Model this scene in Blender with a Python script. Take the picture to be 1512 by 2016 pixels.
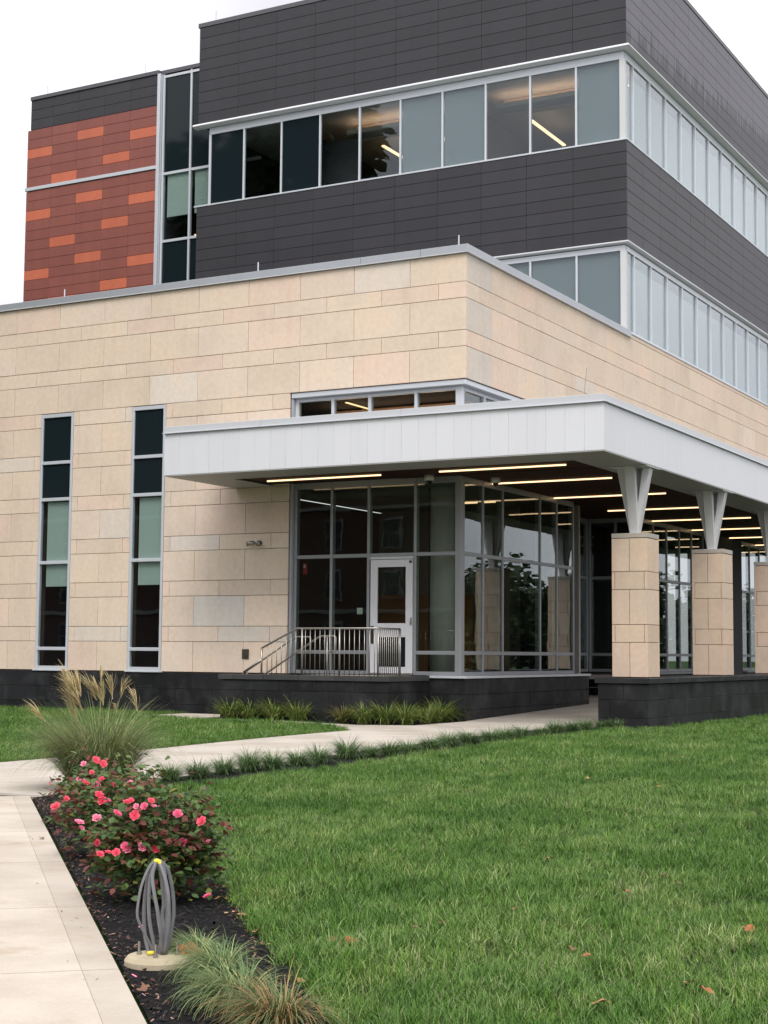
import bpy, math, random
import numpy as np
from mathutils import Vector, Matrix

random.seed(7)
rng = np.random.default_rng(11)
for o in list(bpy.data.objects):
    bpy.data.objects.remove(o)
scene = bpy.context.scene
COL = scene.collection

# ------------------------------------------------------------------ camera
cam_d = bpy.data.cameras.new('camera')
cam = bpy.data.objects.new('camera', cam_d)
COL.objects.link(cam)
YAW, PITCH, ROLL = math.radians(-28.84922), math.radians(5.16921), math.radians(0.45147)
CAM = Vector((14.40, -29.71, 1.40))
fw = Vector((math.sin(YAW) * math.cos(PITCH), math.cos(YAW) * math.cos(PITCH), math.sin(PITCH)))
rt = fw.cross(Vector((0, 0, 1))).normalized()
up = rt.cross(fw)
r2 = rt * math.cos(ROLL) + up * math.sin(ROLL)
u2 = -rt * math.sin(ROLL) + up * math.cos(ROLL)
M = Matrix((r2, u2, -fw)).transposed().to_4x4()
M.translation = CAM
cam.matrix_world = M
cam_d.sensor_fit = 'HORIZONTAL'
cam_d.sensor_width = 36.0
cam_d.lens = 3085.48 / 1512.0 * 36.0
cam_d.clip_start = 0.1
cam_d.clip_end = 2000
scene.camera = cam

# ------------------------------------------------------------------ sky, sun, exposure
SUN_EL, SUN_AZ = math.radians(52), math.radians(150)      # azimuth clockwise from +y
world = bpy.data.worlds.new('World')
scene.world = world
world.use_nodes = True
wn, wl = world.node_tree.nodes, world.node_tree.links
wn.clear()
wo = wn.new('ShaderNodeOutputWorld')
bg = wn.new('ShaderNodeBackground')
sky = wn.new('ShaderNodeTexSky')
sky.sky_type = 'NISHITA'
sky.sun_disc = False
sky.sun_elevation = SUN_EL
sky.sun_rotation = SUN_AZ
sky.dust_density = 4.0
hs = wn.new('ShaderNodeHueSaturation')
hs.inputs['Saturation'].default_value = 0.12
wl.new(sky.outputs['Color'], hs.inputs['Color'])
tc = wn.new('ShaderNodeTexCoord')
cn = wn.new('ShaderNodeTexNoise')
cn.inputs['Scale'].default_value = 2.2
cn.inputs['Detail'].default_value = 4.0
cn.inputs['Roughness'].default_value = 0.5
wl.new(tc.outputs['Generated'], cn.inputs['Vector'])
cr = wn.new('ShaderNodeValToRGB')
cr.color_ramp.elements[0].position = 0.36
cr.color_ramp.elements[0].color = (3.3, 3.22, 3.6, 1)
cr.color_ramp.elements[1].position = 0.72
cr.color_ramp.elements[1].color = (7.6, 7.55, 7.7, 1)
wl.new(cn.outputs['Fac'], cr.inputs['Fac'])
mx = wn.new('ShaderNodeMix')
mx.data_type = 'RGBA'
mx.inputs[0].default_value = 0.85                           # cloud cover over the clear sky
wl.new(hs.outputs['Color'], mx.inputs[6])
wl.new(cr.outputs['Color'], mx.inputs[7])
wl.new(mx.outputs[2], bg.inputs['Color'])
bg.inputs['Strength'].default_value = 0.15
wl.new(bg.outputs['Background'], wo.inputs['Surface'])

sun_d = bpy.data.lights.new('sun', 'SUN')
sun = bpy.data.objects.new('sun', sun_d)
COL.objects.link(sun)
sun_d.energy = 1.5
sun_d.angle = math.radians(30)
sun_d.color = (1.0, 0.97, 0.93)
sdir = Vector((math.sin(SUN_AZ) * math.cos(SUN_EL), math.cos(SUN_AZ) * math.cos(SUN_EL), math.sin(SUN_EL)))
sun.rotation_euler = sdir.to_track_quat('Z', 'Y').to_euler()
sun.location = (20, -40, 40)

scene.render.engine = 'CYCLES'
scene.cycles.max_bounces = 7
scene.cycles.diffuse_bounces = 3
scene.cycles.glossy_bounces = 3
scene.cycles.transparent_max_bounces = 12
scene.view_settings.view_transform = 'Standard'
scene.view_settings.look = 'None'
scene.view_settings.gamma = 1.0
scene.view_settings.use_curve_mapping = False
scene.view_settings.exposure = 0.70

# ------------------------------------------------------------------ helpers
W = {}


def place(o, parent=None, loc=(0, 0, 0)):
    COL.objects.link(o)
    W[o] = Vector(loc)
    if parent is not None:
        o.parent = parent
        o.location = W[o] - W[parent]
    else:
        o.location = W[o]
    return o


def tag(o, label=None, cat=None, group=None, kind=None):
    if label: o['label'] = label
    if cat: o['category'] = cat
    if group: o['group'] = group
    if kind: o['kind'] = kind
    return o


def thing(name, label, cat, loc=(0, 0, 0), group=None):
    o = bpy.data.objects.new(name, None)
    o.empty_display_size = 0.2
    place(o, None, loc)
    return tag(o, label, cat, group)


def make_mesh(name, verts, faces, mat=None, smooth=False, colors=None):
    me = bpy.data.meshes.new(name)
    me.from_pydata([tuple(v) for v in verts], [], [tuple(f) for f in faces])
    if mat: me.materials.append(mat)
    if smooth: me.polygons.foreach_set('use_smooth', [True] * len(me.polygons))
    if colors is not None:
        a = me.attributes.new('tint', 'FLOAT_COLOR', 'POINT')
        a.data.foreach_set('color', np.asarray(colors, dtype=np.float32).ravel())
    me.update()
    return me


def quick_mesh(name, V, F, mat, colors=None, smooth=False):
    """numpy arrays in: V (n,3), F (m,3) or (m,4)"""
    V = np.asarray(V, dtype=np.float32); F = np.asarray(F, dtype=np.int32)
    me = bpy.data.meshes.new(name)
    k = F.shape[1]
    me.vertices.add(len(V)); me.vertices.foreach_set('co', V.ravel())
    me.loops.add(F.size); me.loops.foreach_set('vertex_index', F.ravel())
    me.polygons.add(len(F))
    me.polygons.foreach_set('loop_start', np.arange(0, F.size, k, dtype=np.int32))
    me.polygons.foreach_set('loop_total', np.full(len(F), k, dtype=np.int32))
    if smooth: me.polygons.foreach_set('use_smooth', np.ones(len(F), dtype=bool))
    me.materials.append(mat)
    if colors is not None:
        a = me.attributes.new('tint', 'FLOAT_COLOR', 'POINT')
        a.data.foreach_set('color', np.asarray(colors, dtype=np.float32).ravel())
    me.update(calc_edges=True)
    me.validate()
    return me


def add(name, me, parent=None, loc=(0, 0, 0), color=None):
    o = bpy.data.objects.new(name, me)
    place(o, parent, loc)
    if color is not None: o.color = (color[0], color[1], color[2], 1)
    return o


_cache = {}


def box_data(dx, dy, dz, ch):
    hx, hy, hz = dx / 2, dy / 2, dz / 2
    ch = min(ch, hx * .45, hy * .45, hz * .45)
    if ch <= 0:
        v = [(sx * hx, sy * hy, sz * hz) for sx in (-1, 1) for sy in (-1, 1) for sz in (-1, 1)]
        f = [(0, 1, 3, 2), (4, 6, 7, 5), (0, 4, 5, 1), (2, 3, 7, 6), (0, 2, 6, 4), (1, 5, 7, 3)]
        return v, f
    v, idx = [], {}
    for sx in (-1, 1):
        for sy in (-1, 1):
            for sz in (-1, 1):
                for a in range(3):
                    p = [sx * (hx - ch), sy * (hy - ch), sz * (hz - ch)]
                    p[a] = (sx * hx, sy * hy, sz * hz)[a]
                    idx[(sx, sy, sz, a)] = len(v); v.append(tuple(p))
    f = []
    for a in range(3):
        b, c = (a + 1) % 3, (a + 2) % 3
        for s in (-1, 1):
            q = []
            for sb, sc in ((-1, -1), (1, -1), (1, 1), (-1, 1)):
                k = [0, 0, 0]; k[a] = s; k[b] = sb; k[c] = sc
                q.append(idx[(*k, a)])
            f.append(q if s > 0 else q[::-1])
        for sb in (-1, 1):
            for sc in (-1, 1):
                k0 = [0, 0, 0]; k0[b] = sb; k0[c] = sc; k1 = list(k0); k0[a] = -1; k1[a] = 1
                q = [idx[(*k0, b)], idx[(*k1, b)], idx[(*k1, c)], idx[(*k0, c)]]
                f.append(q if sb * sc < 0 else q[::-1])
    for sx in (-1, 1):
        for sy in (-1, 1):
            for sz in (-1, 1):
                q = [idx[(sx, sy, sz, 0)], idx[(sx, sy, sz, 1)], idx[(sx, sy, sz, 2)]]
                f.append(q if sx * sy * sz > 0 else q[::-1])
    return v, f


def box(name, mat, parent, x0, x1, y0, y1, z0, z1, ch=0.004, color=None):
    dx, dy, dz = round(abs(x1 - x0), 4), round(abs(y1 - y0), 4), round(abs(z1 - z0), 4)
    key = (dx, dy, dz, ch, mat.name)
    if key not in _cache:
        v, f = box_data(dx, dy, dz, ch)
        _cache[key] = make_mesh(name, v, f, mat)
    return add(name, _cache[key], parent, ((x0 + x1) / 2, (y0 + y1) / 2, (z0 + z1) / 2), color)


class MB:
    """collects shapes of ONE part into one mesh (world coordinates)"""
    def __init__(s): s.v, s.f = [], []

    def put(s, v, f):
        n = len(s.v); s.v += [tuple(p) for p in v]; s.f += [tuple(i + n for i in q) for q in f]

    def box(s, x0, x1, y0, y1, z0, z1, ch=0.0):
        v, f = box_data(abs(x1 - x0), abs(y1 - y0), abs(z1 - z0), ch)
        c = ((x0 + x1) / 2, (y0 + y1) / 2, (z0 + z1) / 2)
        s.put([(p[0] + c[0], p[1] + c[1], p[2] + c[2]) for p in v], f)

    def tube(s, pts, r, n=8, flat=1.0, cap=True):
        pts = [Vector(p) for p in pts]; rings = []; prev = None
        rr = r if isinstance(r, (list, tuple)) else [r] * len(pts)
        for i, p in enumerate(pts):
            a = pts[max(0, i - 1)]; b = pts[min(len(pts) - 1, i + 1)]
            t = (b - a).normalized()
            if prev is None:
                u = t.orthogonal().normalized()
            else:
                u = (prev - t * prev.dot(t)).normalized()
            prev = u
            w = t.cross(u)
            rings.append([p + (u * math.cos(2 * math.pi * k / n) + w * math.sin(2 * math.pi * k / n) * flat) * rr[i] for k in range(n)])
        v = [q for g in rings for q in g]; f = []
        for i in range(len(pts) - 1):
            for k in range(n):
                f.append((i * n + k, i * n + (k + 1) % n, (i + 1) * n + (k + 1) % n, (i + 1) * n + k))
        if cap:
            f.append(tuple(range(n))[::-1]); f.append(tuple((len(pts) - 1) * n + k for k in range(n)))
        s.put(v, f)

    def lathe(s, prof, c, n=16):
        v, f = [], []
        for (r, z) in prof:
            for k in range(n):
                a = 2 * math.pi * k / n
                v.append((c[0] + r * math.cos(a), c[1] + r * math.sin(a), c[2] + z))
        for i in range(len(prof) - 1):
            for k in range(n):
                f.append((i * n + k, i * n + (k + 1) % n, (i + 1) * n + (k + 1) % n, (i + 1) * n + k))
        f.append(tuple(range(n))[::-1]); f.append(tuple((len(prof) - 1) * n + k for k in range(n)))
        s.put(v, f)

    def build(s, name, mat, parent=None, smooth=False, color=None, origin=None):
        if origin is None:
            n = len(s.v); origin = tuple(sum(p[i] for p in s.v) / n for i in range(3))
        v = [(p[0] - origin[0], p[1] - origin[1], p[2] - origin[2]) for p in s.v]
        return add(name, make_mesh(name, v, s.f, mat, smooth), parent, origin, color)


ORD = ['first', 'second', 'third', 'fourth', 'fifth', 'sixth', 'seventh', 'eighth', 'ninth', 'tenth', 'eleventh', 'twelfth',
       'thirteenth', 'fourteenth', 'fifteenth', 'sixteenth', 'seventeenth', 'eighteenth', 'nineteenth', 'twentieth',
       'twenty-first', 'twenty-second', 'twenty-third', 'twenty-fourth']


def srgb(r, g, b):
    f = lambda c: (c / 255 / 12.92) if c / 255 <= 0.04045 else ((c / 255 + 0.055) / 1.055) ** 2.4
    return (f(r), f(g), f(b))


# ------------------------------------------------------------------ materials
def new_mat(name):
    m = bpy.data.materials.new(name); m.use_nodes = True
    nt = m.node_tree; nt.nodes.clear()
    out = nt.nodes.new('ShaderNodeOutputMaterial')
    return m, nt.nodes, nt.links, out


def N(nodes, kind, **kw):
    n = nodes.new(kind)
    for k, v in kw.items():
        if k in n.inputs: n.inputs[k].default_value = v
        else: setattr(n, k, v)
    return n


def mixc(nodes, links, fac, a, b, blend='MIX'):
    n = nodes.new('ShaderNodeMix'); n.data_type = 'RGBA'; n.blend_type = blend
    for sock, val in ((0, fac), (6, a), (7, b)):
        if isinstance(val, bpy.types.NodeSocket): links.new(val, n.inputs[sock])
        elif sock == 0: n.inputs[0].default_value = val
        else: n.inputs[sock].default_value = (*val[:3], 1)
    return n.outputs[2]


def noise(nodes, links, scale, detail=4, rough=.55, vec=None, stretch=None):
    n = N(nodes, 'ShaderNodeTexNoise', Scale=scale, Detail=detail, Roughness=rough)
    if vec is None:
        vec = nodes.new('ShaderNodeNewGeometry').outputs['Position']
    if stretch:
        mp = nodes.new('ShaderNodeMapping'); mp.inputs['Scale'].default_value = stretch
        links.new(vec, mp.inputs['Vector']); vec = mp.outputs['Vector']
    links.new(vec, n.inputs['Vector'])
    return n.outputs['Fac']


def ramp(nodes, links, fac, stops):
    r = nodes.new('ShaderNodeValToRGB'); e = r.color_ramp.elements
    while len(e) < len(stops): e.new(0.5)
    for i, (p, c) in enumerate(stops):
        e[i].position = p; e[i].color = (*c, 1) if len(c) == 3 else c
    links.new(fac, r.inputs['Fac'])
    return r.outputs['Color']


def g3(v): return (v, v, v)


def principled(nodes, links, out, color, rough=.6, metal=0, spec=.5, bump=None, bstr=.1, bdist=.01):
    p = nodes.new('ShaderNodeBsdfPrincipled')
    if isinstance(color, bpy.types.NodeSocket): links.new(color, p.inputs['Base Color'])
    else: p.inputs['Base Color'].default_value = (*color, 1)
    if isinstance(rough, bpy.types.NodeSocket): links.new(rough, p.inputs['Roughness'])
    else: p.inputs['Roughness'].default_value = rough
    p.inputs['Metallic'].default_value = metal
    p.inputs['Specular IOR Level'].default_value = spec
    if bump is not None:
        b = N(nodes, 'ShaderNodeBump', Strength=bstr, Distance=bdist)
        links.new(bump, b.inputs['Height']); links.new(b.outputs['Normal'], p.inputs['Normal'])
    links.new(p.outputs['BSDF'], out.inputs['Surface'])
    return p


def simple(name, color, rough=.5, metal=0., spec=.5, nscale=None, namt=.15):
    m, n, l, o = new_mat(name)
    c = color
    if nscale:
        fac = noise(n, l, nscale)
        c = mixc(n, l, fac, tuple(x * (1 - namt) for x in color), tuple(min(1, x * (1 + namt)) for x in color))
    principled(n, l, o, c, rough, metal, spec)
    return m


def stone_mat():
    m, n, l, o = new_mat('limestone')
    oi = n.new('ShaderNodeObjectInfo')
    big = noise(n, l, 1.1, 3, .5)
    c = mixc(n, l, 1.0, oi.outputs['Color'], ramp(n, l, big, [(.3, (.94, .93, .92)), (.5, (1, 1, 1)), (.72, (1.04, 1.0, .96))]), 'MULTIPLY')
    fine = noise(n, l, 9, 5, .6)
    c = mixc(n, l, 1.0, c, ramp(n, l, fine, [(.3, g3(.93)), (.65, g3(1.04))]), 'MULTIPLY')
    wt = noise(n, l, 1.0, 4, .6, None, (3.0, 3.0, .35))
    c = mixc(n, l, 1.0, c, ramp(n, l, wt, [(.30, (.96, .95, .94)), (.5, (1, 1, 1))]), 'MULTIPLY')
    spot = noise(n, l, 2.3, 4, .7)
    c = mixc(n, l, ramp(n, l, spot, [(.64, g3(0)), (.80, g3(.22))]), c, (.52, .30, .22))
    principled(n, l, o, c, .82, 0, .3, noise(n, l, 60, 4, .6), .25, .01)
    return m


def panel_mat():
    m, n, l, o = new_mat('fibre_cement_panel')
    oi = n.new('ShaderNodeObjectInfo')
    st = noise(n, l, 1.0, 5, .6, None, (2.2, 2.2, .18))
    c = mixc(n, l, 1.0, oi.outputs['Color'], ramp(n, l, st, [(.32, g3(.93)), (.55, g3(1.0)), (.75, g3(1.06))]), 'MULTIPLY')
    fine = noise(n, l, 14, 4, .6)
    c = mixc(n, l, 1.0, c, ramp(n, l, fine, [(.3, g3(.95)), (.7, g3(1.05))]), 'MULTIPLY')
    principled(n, l, o, c, .46, 0, .35, noise(n, l, 40, 3), .05, .01)
    return m


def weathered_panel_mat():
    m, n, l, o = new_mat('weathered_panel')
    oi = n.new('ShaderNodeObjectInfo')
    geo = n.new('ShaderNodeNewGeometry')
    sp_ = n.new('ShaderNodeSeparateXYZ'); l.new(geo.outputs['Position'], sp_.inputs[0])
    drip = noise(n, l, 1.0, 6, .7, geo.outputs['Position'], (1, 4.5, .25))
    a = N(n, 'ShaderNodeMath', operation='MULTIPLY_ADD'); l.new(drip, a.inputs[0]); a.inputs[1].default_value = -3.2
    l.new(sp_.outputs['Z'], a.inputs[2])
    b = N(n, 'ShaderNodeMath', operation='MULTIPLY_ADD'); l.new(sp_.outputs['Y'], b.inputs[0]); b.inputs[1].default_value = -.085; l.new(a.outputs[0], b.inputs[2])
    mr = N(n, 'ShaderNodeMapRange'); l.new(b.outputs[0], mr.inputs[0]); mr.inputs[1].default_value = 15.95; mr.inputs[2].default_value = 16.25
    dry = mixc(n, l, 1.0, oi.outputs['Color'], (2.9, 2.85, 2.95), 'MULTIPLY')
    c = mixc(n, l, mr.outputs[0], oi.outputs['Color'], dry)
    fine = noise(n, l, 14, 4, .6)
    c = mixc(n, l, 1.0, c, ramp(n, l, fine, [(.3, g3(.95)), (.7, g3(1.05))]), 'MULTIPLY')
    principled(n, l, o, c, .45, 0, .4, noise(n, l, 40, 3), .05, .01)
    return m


def granite_mat():
    m, n, l, o = new_mat('dark_granite')
    oi = n.new('ShaderNodeObjectInfo')
    v = n.new('ShaderNodeTexVoronoi'); v.inputs['Scale'].default_value = 38
    l.new(n.new('ShaderNodeNewGeometry').outputs['Position'], v.inputs['Vector'])
    fl = ramp(n, l, v.outputs['Distance'], [(.0, g3(1)), (.09, g3(0))])
    big = noise(n, l, 1.6, 5, .65)
    c = mixc(n, l, ramp(n, l, big, [(.48, g3(0)), (.78, g3(.5))]), oi.outputs['Color'], (.075, .076, .08))
    sel = ramp(n, l, noise(n, l, 11, 2), [(.52, g3(0)), (.62, g3(.8))])
    k = n.new('ShaderNodeMath'); k.operation = 'MULTIPLY'; l.new(fl, k.inputs[0]); l.new(sel, k.inputs[1])
    c = mixc(n, l, k.outputs[0], c, (.3, .3, .3))
    r = ramp(n, l, noise(n, l, 2.5, 4), [(.35, g3(.35)), (.65, g3(.65))])
    principled(n, l, o, c, r, 0, .18, noise(n, l, 50, 3), .06, .01)
    return m


def concrete_mat():
    m, n, l, o = new_mat('broomed_concrete')
    oi = n.new('ShaderNodeObjectInfo')
    big = noise(n, l, .7, 5, .6)
    c = mixc(n, l, 1.0, oi.outputs['Color'], ramp(n, l, big, [(.3, (.74, .72, .68)), (.55, (1, 1, 1)), (.75, (1.06, 1.05, 1.03))]), 'MULTIPLY')
    st = noise(n, l, 1.9, 4, .65)
    c = mixc(n, l, ramp(n, l, st, [(.55, g3(0)), (.72, g3(.55))]), c, (.36, .28, .18))
    fine = noise(n, l, 55, 4, .6)
    c = mixc(n, l, 1.0, c, ramp(n, l, fine, [(.3, g3(.93)), (.7, g3(1.05))]), 'MULTIPLY')
    principled(n, l, o, c, .85, 0, .25, noise(n, l, 120, 3, .6), .15, .004)
    return m


def glass_mat(name, tint, f0, wav=.0012, rough=0.0):
    m, n, l, o = new_mat(name)
    lw_ = N(n, 'ShaderNodeLayerWeight', Blend=.5)
    pw = N(n, 'ShaderNodeMath', operation='POWER'); l.new(lw_.outputs['Facing'], pw.inputs[0]); pw.inputs[1].default_value = 4.0
    fr = N(n, 'ShaderNodeMath', operation='MULTIPLY_ADD'); l.new(pw.outputs[0], fr.inputs[0]); fr.inputs[1].default_value = 1 - f0; fr.inputs[2].default_value = f0
    tr = N(n, 'ShaderNodeBsdfTransparent'); tr.inputs['Color'].default_value = (*tint, 1)
    gl = N(n, 'ShaderNodeBsdfGlossy', Roughness=rough); gl.inputs['Color'].default_value = (.86, .91, .95, 1)
    b = N(n, 'ShaderNodeBump', Strength=1.0, Distance=wav)
    l.new(noise(n, l, 1.3, 2, .4), b.inputs['Height'])
    l.new(b.outputs['Normal'], gl.inputs['Normal'])
    mix = n.new('ShaderNodeMixShader')
    l.new(fr.outputs[0], mix.inputs['Fac']); l.new(tr.outputs[0], mix.inputs[1]); l.new(gl.outputs[0], mix.inputs[2])
    l.new(mix.outputs[0], o.inputs['Surface'])
    return m


def spandrel_mat(name, col):
    m, n, l, o = new_mat(name)
    principled(n, l, o, col, .05, 0, .2)
    return m


def emit_mat(name, col, s):
    m, n, l, o = new_mat(name)
    e = N(n, 'ShaderNodeEmission', Strength=s); e.inputs['Color'].default_value = (*col, 1)
    l.new(e.outputs[0], o.inputs['Surface'])
    return m


def leaf_mat(name, rough=.55, transl=.25, gain=1.0):
    """uses the mesh's own 'tint' colour per blade / leaf"""
    m, n, l, o = new_mat(name)
    a = n.new('ShaderNodeAttribute'); a.attribute_name = 'tint'
    c = a.outputs['Color']
    p = n.new('ShaderNodeBsdfPrincipled'); l.new(c, p.inputs['Base Color'])
    p.inputs['Roughness'].default_value = rough; p.inputs['Specular IOR Level'].default_value = .35
    t = n.new('ShaderNodeBsdfTranslucent'); l.new(c, t.inputs['Color'])
    mx_ = n.new('ShaderNodeMixShader'); mx_.inputs['Fac'].default_value = transl
    l.new(p.outputs[0], mx_.inputs[1]); l.new(t.outputs[0], mx_.inputs[2]); l.new(mx_.outputs[0], o.inputs['Surface'])
    return m


def lawn_blade_mat():
    m, n, l, o = new_mat('lawn_blade')
    a = n.new('ShaderNodeAttribute'); a.attribute_name = 'tint'
    big = noise(n, l, .55, 4, .6)
    tone = ramp(n, l, big, [(.30, (.60, .72, .6)), (.47, (.97, .98, .97)), (.68, (1.5, 1.25, 1.7))])
    c = mixc(n, l, 1.0, a.outputs['Color'], tone, 'MULTIPLY')
    mow = noise(n, l, .9, 2, .5, None, (2.6, .22, 1))
    c = mixc(n, l, 1.0, c, ramp(n, l, mow, [(.36, (.84, .90, .84)), (.62, (1.14, 1.07, 1.12))]), 'MULTIPLY')
    mid = noise(n, l, 3.2, 3, .6)
    c = mixc(n, l, 1.0, c, ramp(n, l, mid, [(.3, (.66, .78, .66)), (.7, (1.3, 1.16, 1.25))]), 'MULTIPLY')
    oi = n.new('ShaderNodeObjectInfo')
    c = mixc(n, l, 1.0, c, ramp(n, l, oi.outputs['Random'], [(0, (.8, .85, .8)), (1, (1.15, 1.1, 1.15))]), 'MULTIPLY')
    p = n.new('ShaderNodeBsdfPrincipled'); l.new(c, p.inputs['Base Color'])
    p.inputs['Roughness'].default_value = .55; p.inputs['Specular IOR Level'].default_value = .2
    l.new(p.outputs[0], o.inputs['Surface'])
    return m


def ground_mat(name, stops, scale=4, bscale=30, bstr=.4):
    m, n, l, o = new_mat(name)
    c = ramp(n, l, noise(n, l, scale, 6, .65), stops)
    principled(n, l, o, c, .95, 0, .15, noise(n, l, bscale, 4, .7), bstr, .03)
    return m


STONE, PANEL, WPANEL, GRANITE, CONC = stone_mat(), panel_mat(), weathered_panel_mat(), granite_mat(), concrete_mat()
GJOINT = simple('granite_joint', (.085, .085, .088), .9)
JOINT = simple('stone_joint', (.10, .075, .06), .9)
DARKJOINT = simple('dark_joint', (.008, .008, .009), .9)
ALU = simple('lit_aluminium', (.60, .63, .67), .38, .25, .5)  # lit copy of the aluminium, sky brightness raised into its colour
FRAME = simple('shaded_aluminium', (.30, .315, .33), .4, .3, .4)  # shaded copy of the same aluminium, canopy shade put into the colour
COPING = simple('aluminium_coping', (.40, .42, .45), .4, .3, .5, 1.5, .08)
def fascia_mat():
    m, n, l, o = new_mat('white_metal_fascia')
    oi = n.new('ShaderNodeObjectInfo')
    k = ramp(n, l, oi.outputs['Random'], [(0, (.645, .655, .685)), (1, (.67, .68, .705))])
    d = noise(n, l, 1.0, 5, .65, None, (6, 6, .5))
    c = mixc(n, l, 1.0, k, ramp(n, l, d, [(.30, (.975, .972, .965)), (.5, (1, 1, 1))]), 'MULTIPLY')
    principled(n, l, o, c, .36, 0, .5, noise(n, l, .8, 2), .25, .012)
    return m


WHITE = fascia_mat()
SOFFIT = simple('shaded_metal_soffit', (.36, .36, .35), .45, .1)  # fascia's white metal, darkened in its colour for shade under the canopy
STRUTM = simple('white_steel', (.58, .585, .59), .4)
WOOD = simple('dark_wood_ceiling', (.042, .019, .013), .6, 0, .08, 3, .35)
GLASS = glass_mat('clear_glass', (.77, .81, .775), .05)
GLASS2 = glass_mat('grey_window_glass', (.86, .895, .895), .06, .0008)
GLASS3 = glass_mat('coated_window_glass', (.86, .895, .885), .055, .0008)
SPANDREL = spandrel_mat('dark_spandrel_glass', (.010, .017, .020))
BLIND = simple('roller_blind', (.235, .27, .285), .9)
LITBLIND = simple('lit_blind', (.31, .335, .33), .9)  # roller blind brightened in its colour for sky light on the side face
SHADE = simple('pale_green_shade', (.46, .55, .49), .9)
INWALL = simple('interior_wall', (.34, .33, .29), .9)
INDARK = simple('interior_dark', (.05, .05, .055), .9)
INFLOOR = simple('interior_floor', (.10, .09, .08), .6)
INCEIL = simple('interior_ceiling', (.55, .55, .52), .9)
COVE = emit_mat('warm_cove_light', (1.0, .62, .40), 5.0)
STRIP = emit_mat('warm_strip_light', (1.0, .66, .36), 1.45)
STEEL = simple('brushed_steel', (.36, .34, .31), .32, .75)
DARKMETAL = simple('bronze_metal', (.06, .055, .05), .4, .6)
SOIL = ground_mat('dark_mulch_bed', [(.3, (.005, .005, .006)), (.7, (.022, .020, .020))], 9, 60, .9)
TURF = ground_mat('turf_soil', [(.3, (.012, .022, .006)), (.7, (.025, .045, .012))], 6, 40, .6)
FIELD = ground_mat('far_grass', [(.3, (.03, .06, .018)), (.7, (.055, .10, .03))], 1.2, 20, .5)
BLADE = lawn_blade_mat()
LEAF = leaf_mat('plant_leaf')
CHIP = leaf_mat('wood_chip', .9, 0.0)
PETAL = leaf_mat('rose_petal', .6, .3)
REDPLASTIC = simple('red_plastic', (.45, .02, .02), .4)
PAPER = simple('paper', (.75, .8, .78), .7)
YELLOW = simple('yellow_tape', (.75, .62, .05), .45)
CABLE = simple('grey_cable', (.15, .15, .16), .4, 0, .5, 14, .35)
OLDCONC = simple('weathered_concrete', (.42, .36, .25), .9, 0, .3, 9, .25)
BRICK = simple('red_brick', (.10, .055, .042), .9, 0, .3, 2, .25)
BARK = simple('bark', (.07, .055, .04), .95, 0, .2, 8, .3)
ROOFM = simple('roof_membrane', (.25, .25, .25), .9)

# ------------------------------------------------------------------ ground
RAMP = .027


def flat_poly(name, pts, z, mat, parent=None, color=None, thick=0.0):
    pts = [tuple(p) for p in pts]
    cx = sum(p[0] for p in pts) / len(pts); cy = sum(p[1] for p in pts) / len(pts)
    v = [(p[0] - cx, p[1] - cy, 0) for p in pts]
    n = len(v); f = [tuple(range(n))]
    area = sum(pts[i][0] * pts[(i + 1) % n][1] - pts[(i + 1) % n][0] * pts[i][1] for i in range(n))
    if area < 0: f = [f[0][::-1]]
    if thick:
        v += [(p[0] - cx, p[1] - cy, -thick) for p in pts]
        for i in range(n):
            j = (i + 1) % n
            q = (i, i + n, j + n, j)
            f.append(q if area > 0 else q[::-1])
    return add(name, make_mesh(name, v, f, mat), parent, (cx, cy, z), color)


g = flat_poly('ground', [(-400, -400), (400, -400), (400, 400), (-400, 400)], -0.05, FIELD)
tag(g, kind='structure')

BED_EDGE = [(13.2, -26.8), (12.2, -25.6), (11.29, -24.46), (10.9, -24.0), (10.19, -23.23), (9.62, -22.56), (8.75, -21.54), (6.9, -19.4), (5.06, -17.35), (4.62, -16.78)]
ROW_EDGE = [(4.60, -15.9), (4.58, -15.24), (4.50, -12.9), (4.20, -9.44), (3.88, -5.25), (3.90, -2.2), (4.32, -1.0), (4.40, -.85)]
RIGHT_LAWN = BED_EDGE + ROW_EDGE + [(4.40, 36), (60, 36), (60, -60), (30, -60)]
PATH_L = [(.35, -34), (.72, -14.7), (.62, -11.73), (.34, -9.44), (.16, -7.19), (.05, -4.75)]
LEFT_LAWN = [(-40, -34)] + PATH_L + [(-1.2, -3.75), (-2.93, -2.75), (-4.39, -2.62), (-6.9, -2.5), (-6.9, -.3), (-40, -.3)]
lw = flat_poly('lawn', RIGHT_LAWN, 0.0, TURF); tag(lw, kind='structure')
lw2 = flat_poly('lawn', LEFT_LAWN, 0.0, TURF); tag(lw2, kind='structure')

# mulch bed between sidewalk, path and lawn
bed = flat_poly('planting_bed', [(13.6, -27.8), (4.19, -18.06), (3.9, -16.4), (3.94, -15.7), (3.73, -14.3), (3.35, -11.2), (2.95, -7.3), (2.62, -3.2), (2.9, -.85), (4.42, -.85)]
                + ROW_EDGE[::-1] + BED_EDGE[::-1], 0.006, SOIL); tag(bed, kind='structure')
bed2 = flat_poly('planting_bed', [(-5.2, -2.35), (-2.9, -2.30), (-.9, -2.95), (.08, -2.4), (.10, -.02), (-.80, -.02), (-.80, -1.85), (-5.2, -1.85)], 0.010, SOIL); tag(bed2, kind='structure')

# diagonal sidewalk, its slabs cut by joints
sw = flat_poly('sidewalk', [(16.0, -30.32), (.80, -14.63), (-1.2, -16.6), (14.0, -32.3)], -0.012, simple('slab_joint_bed', (.12, .10, .08), .95)); tag(sw, kind='structure')
ud = Vector((-.6955, .7185)); nd = Vector((-.7185, -.6955))


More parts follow.
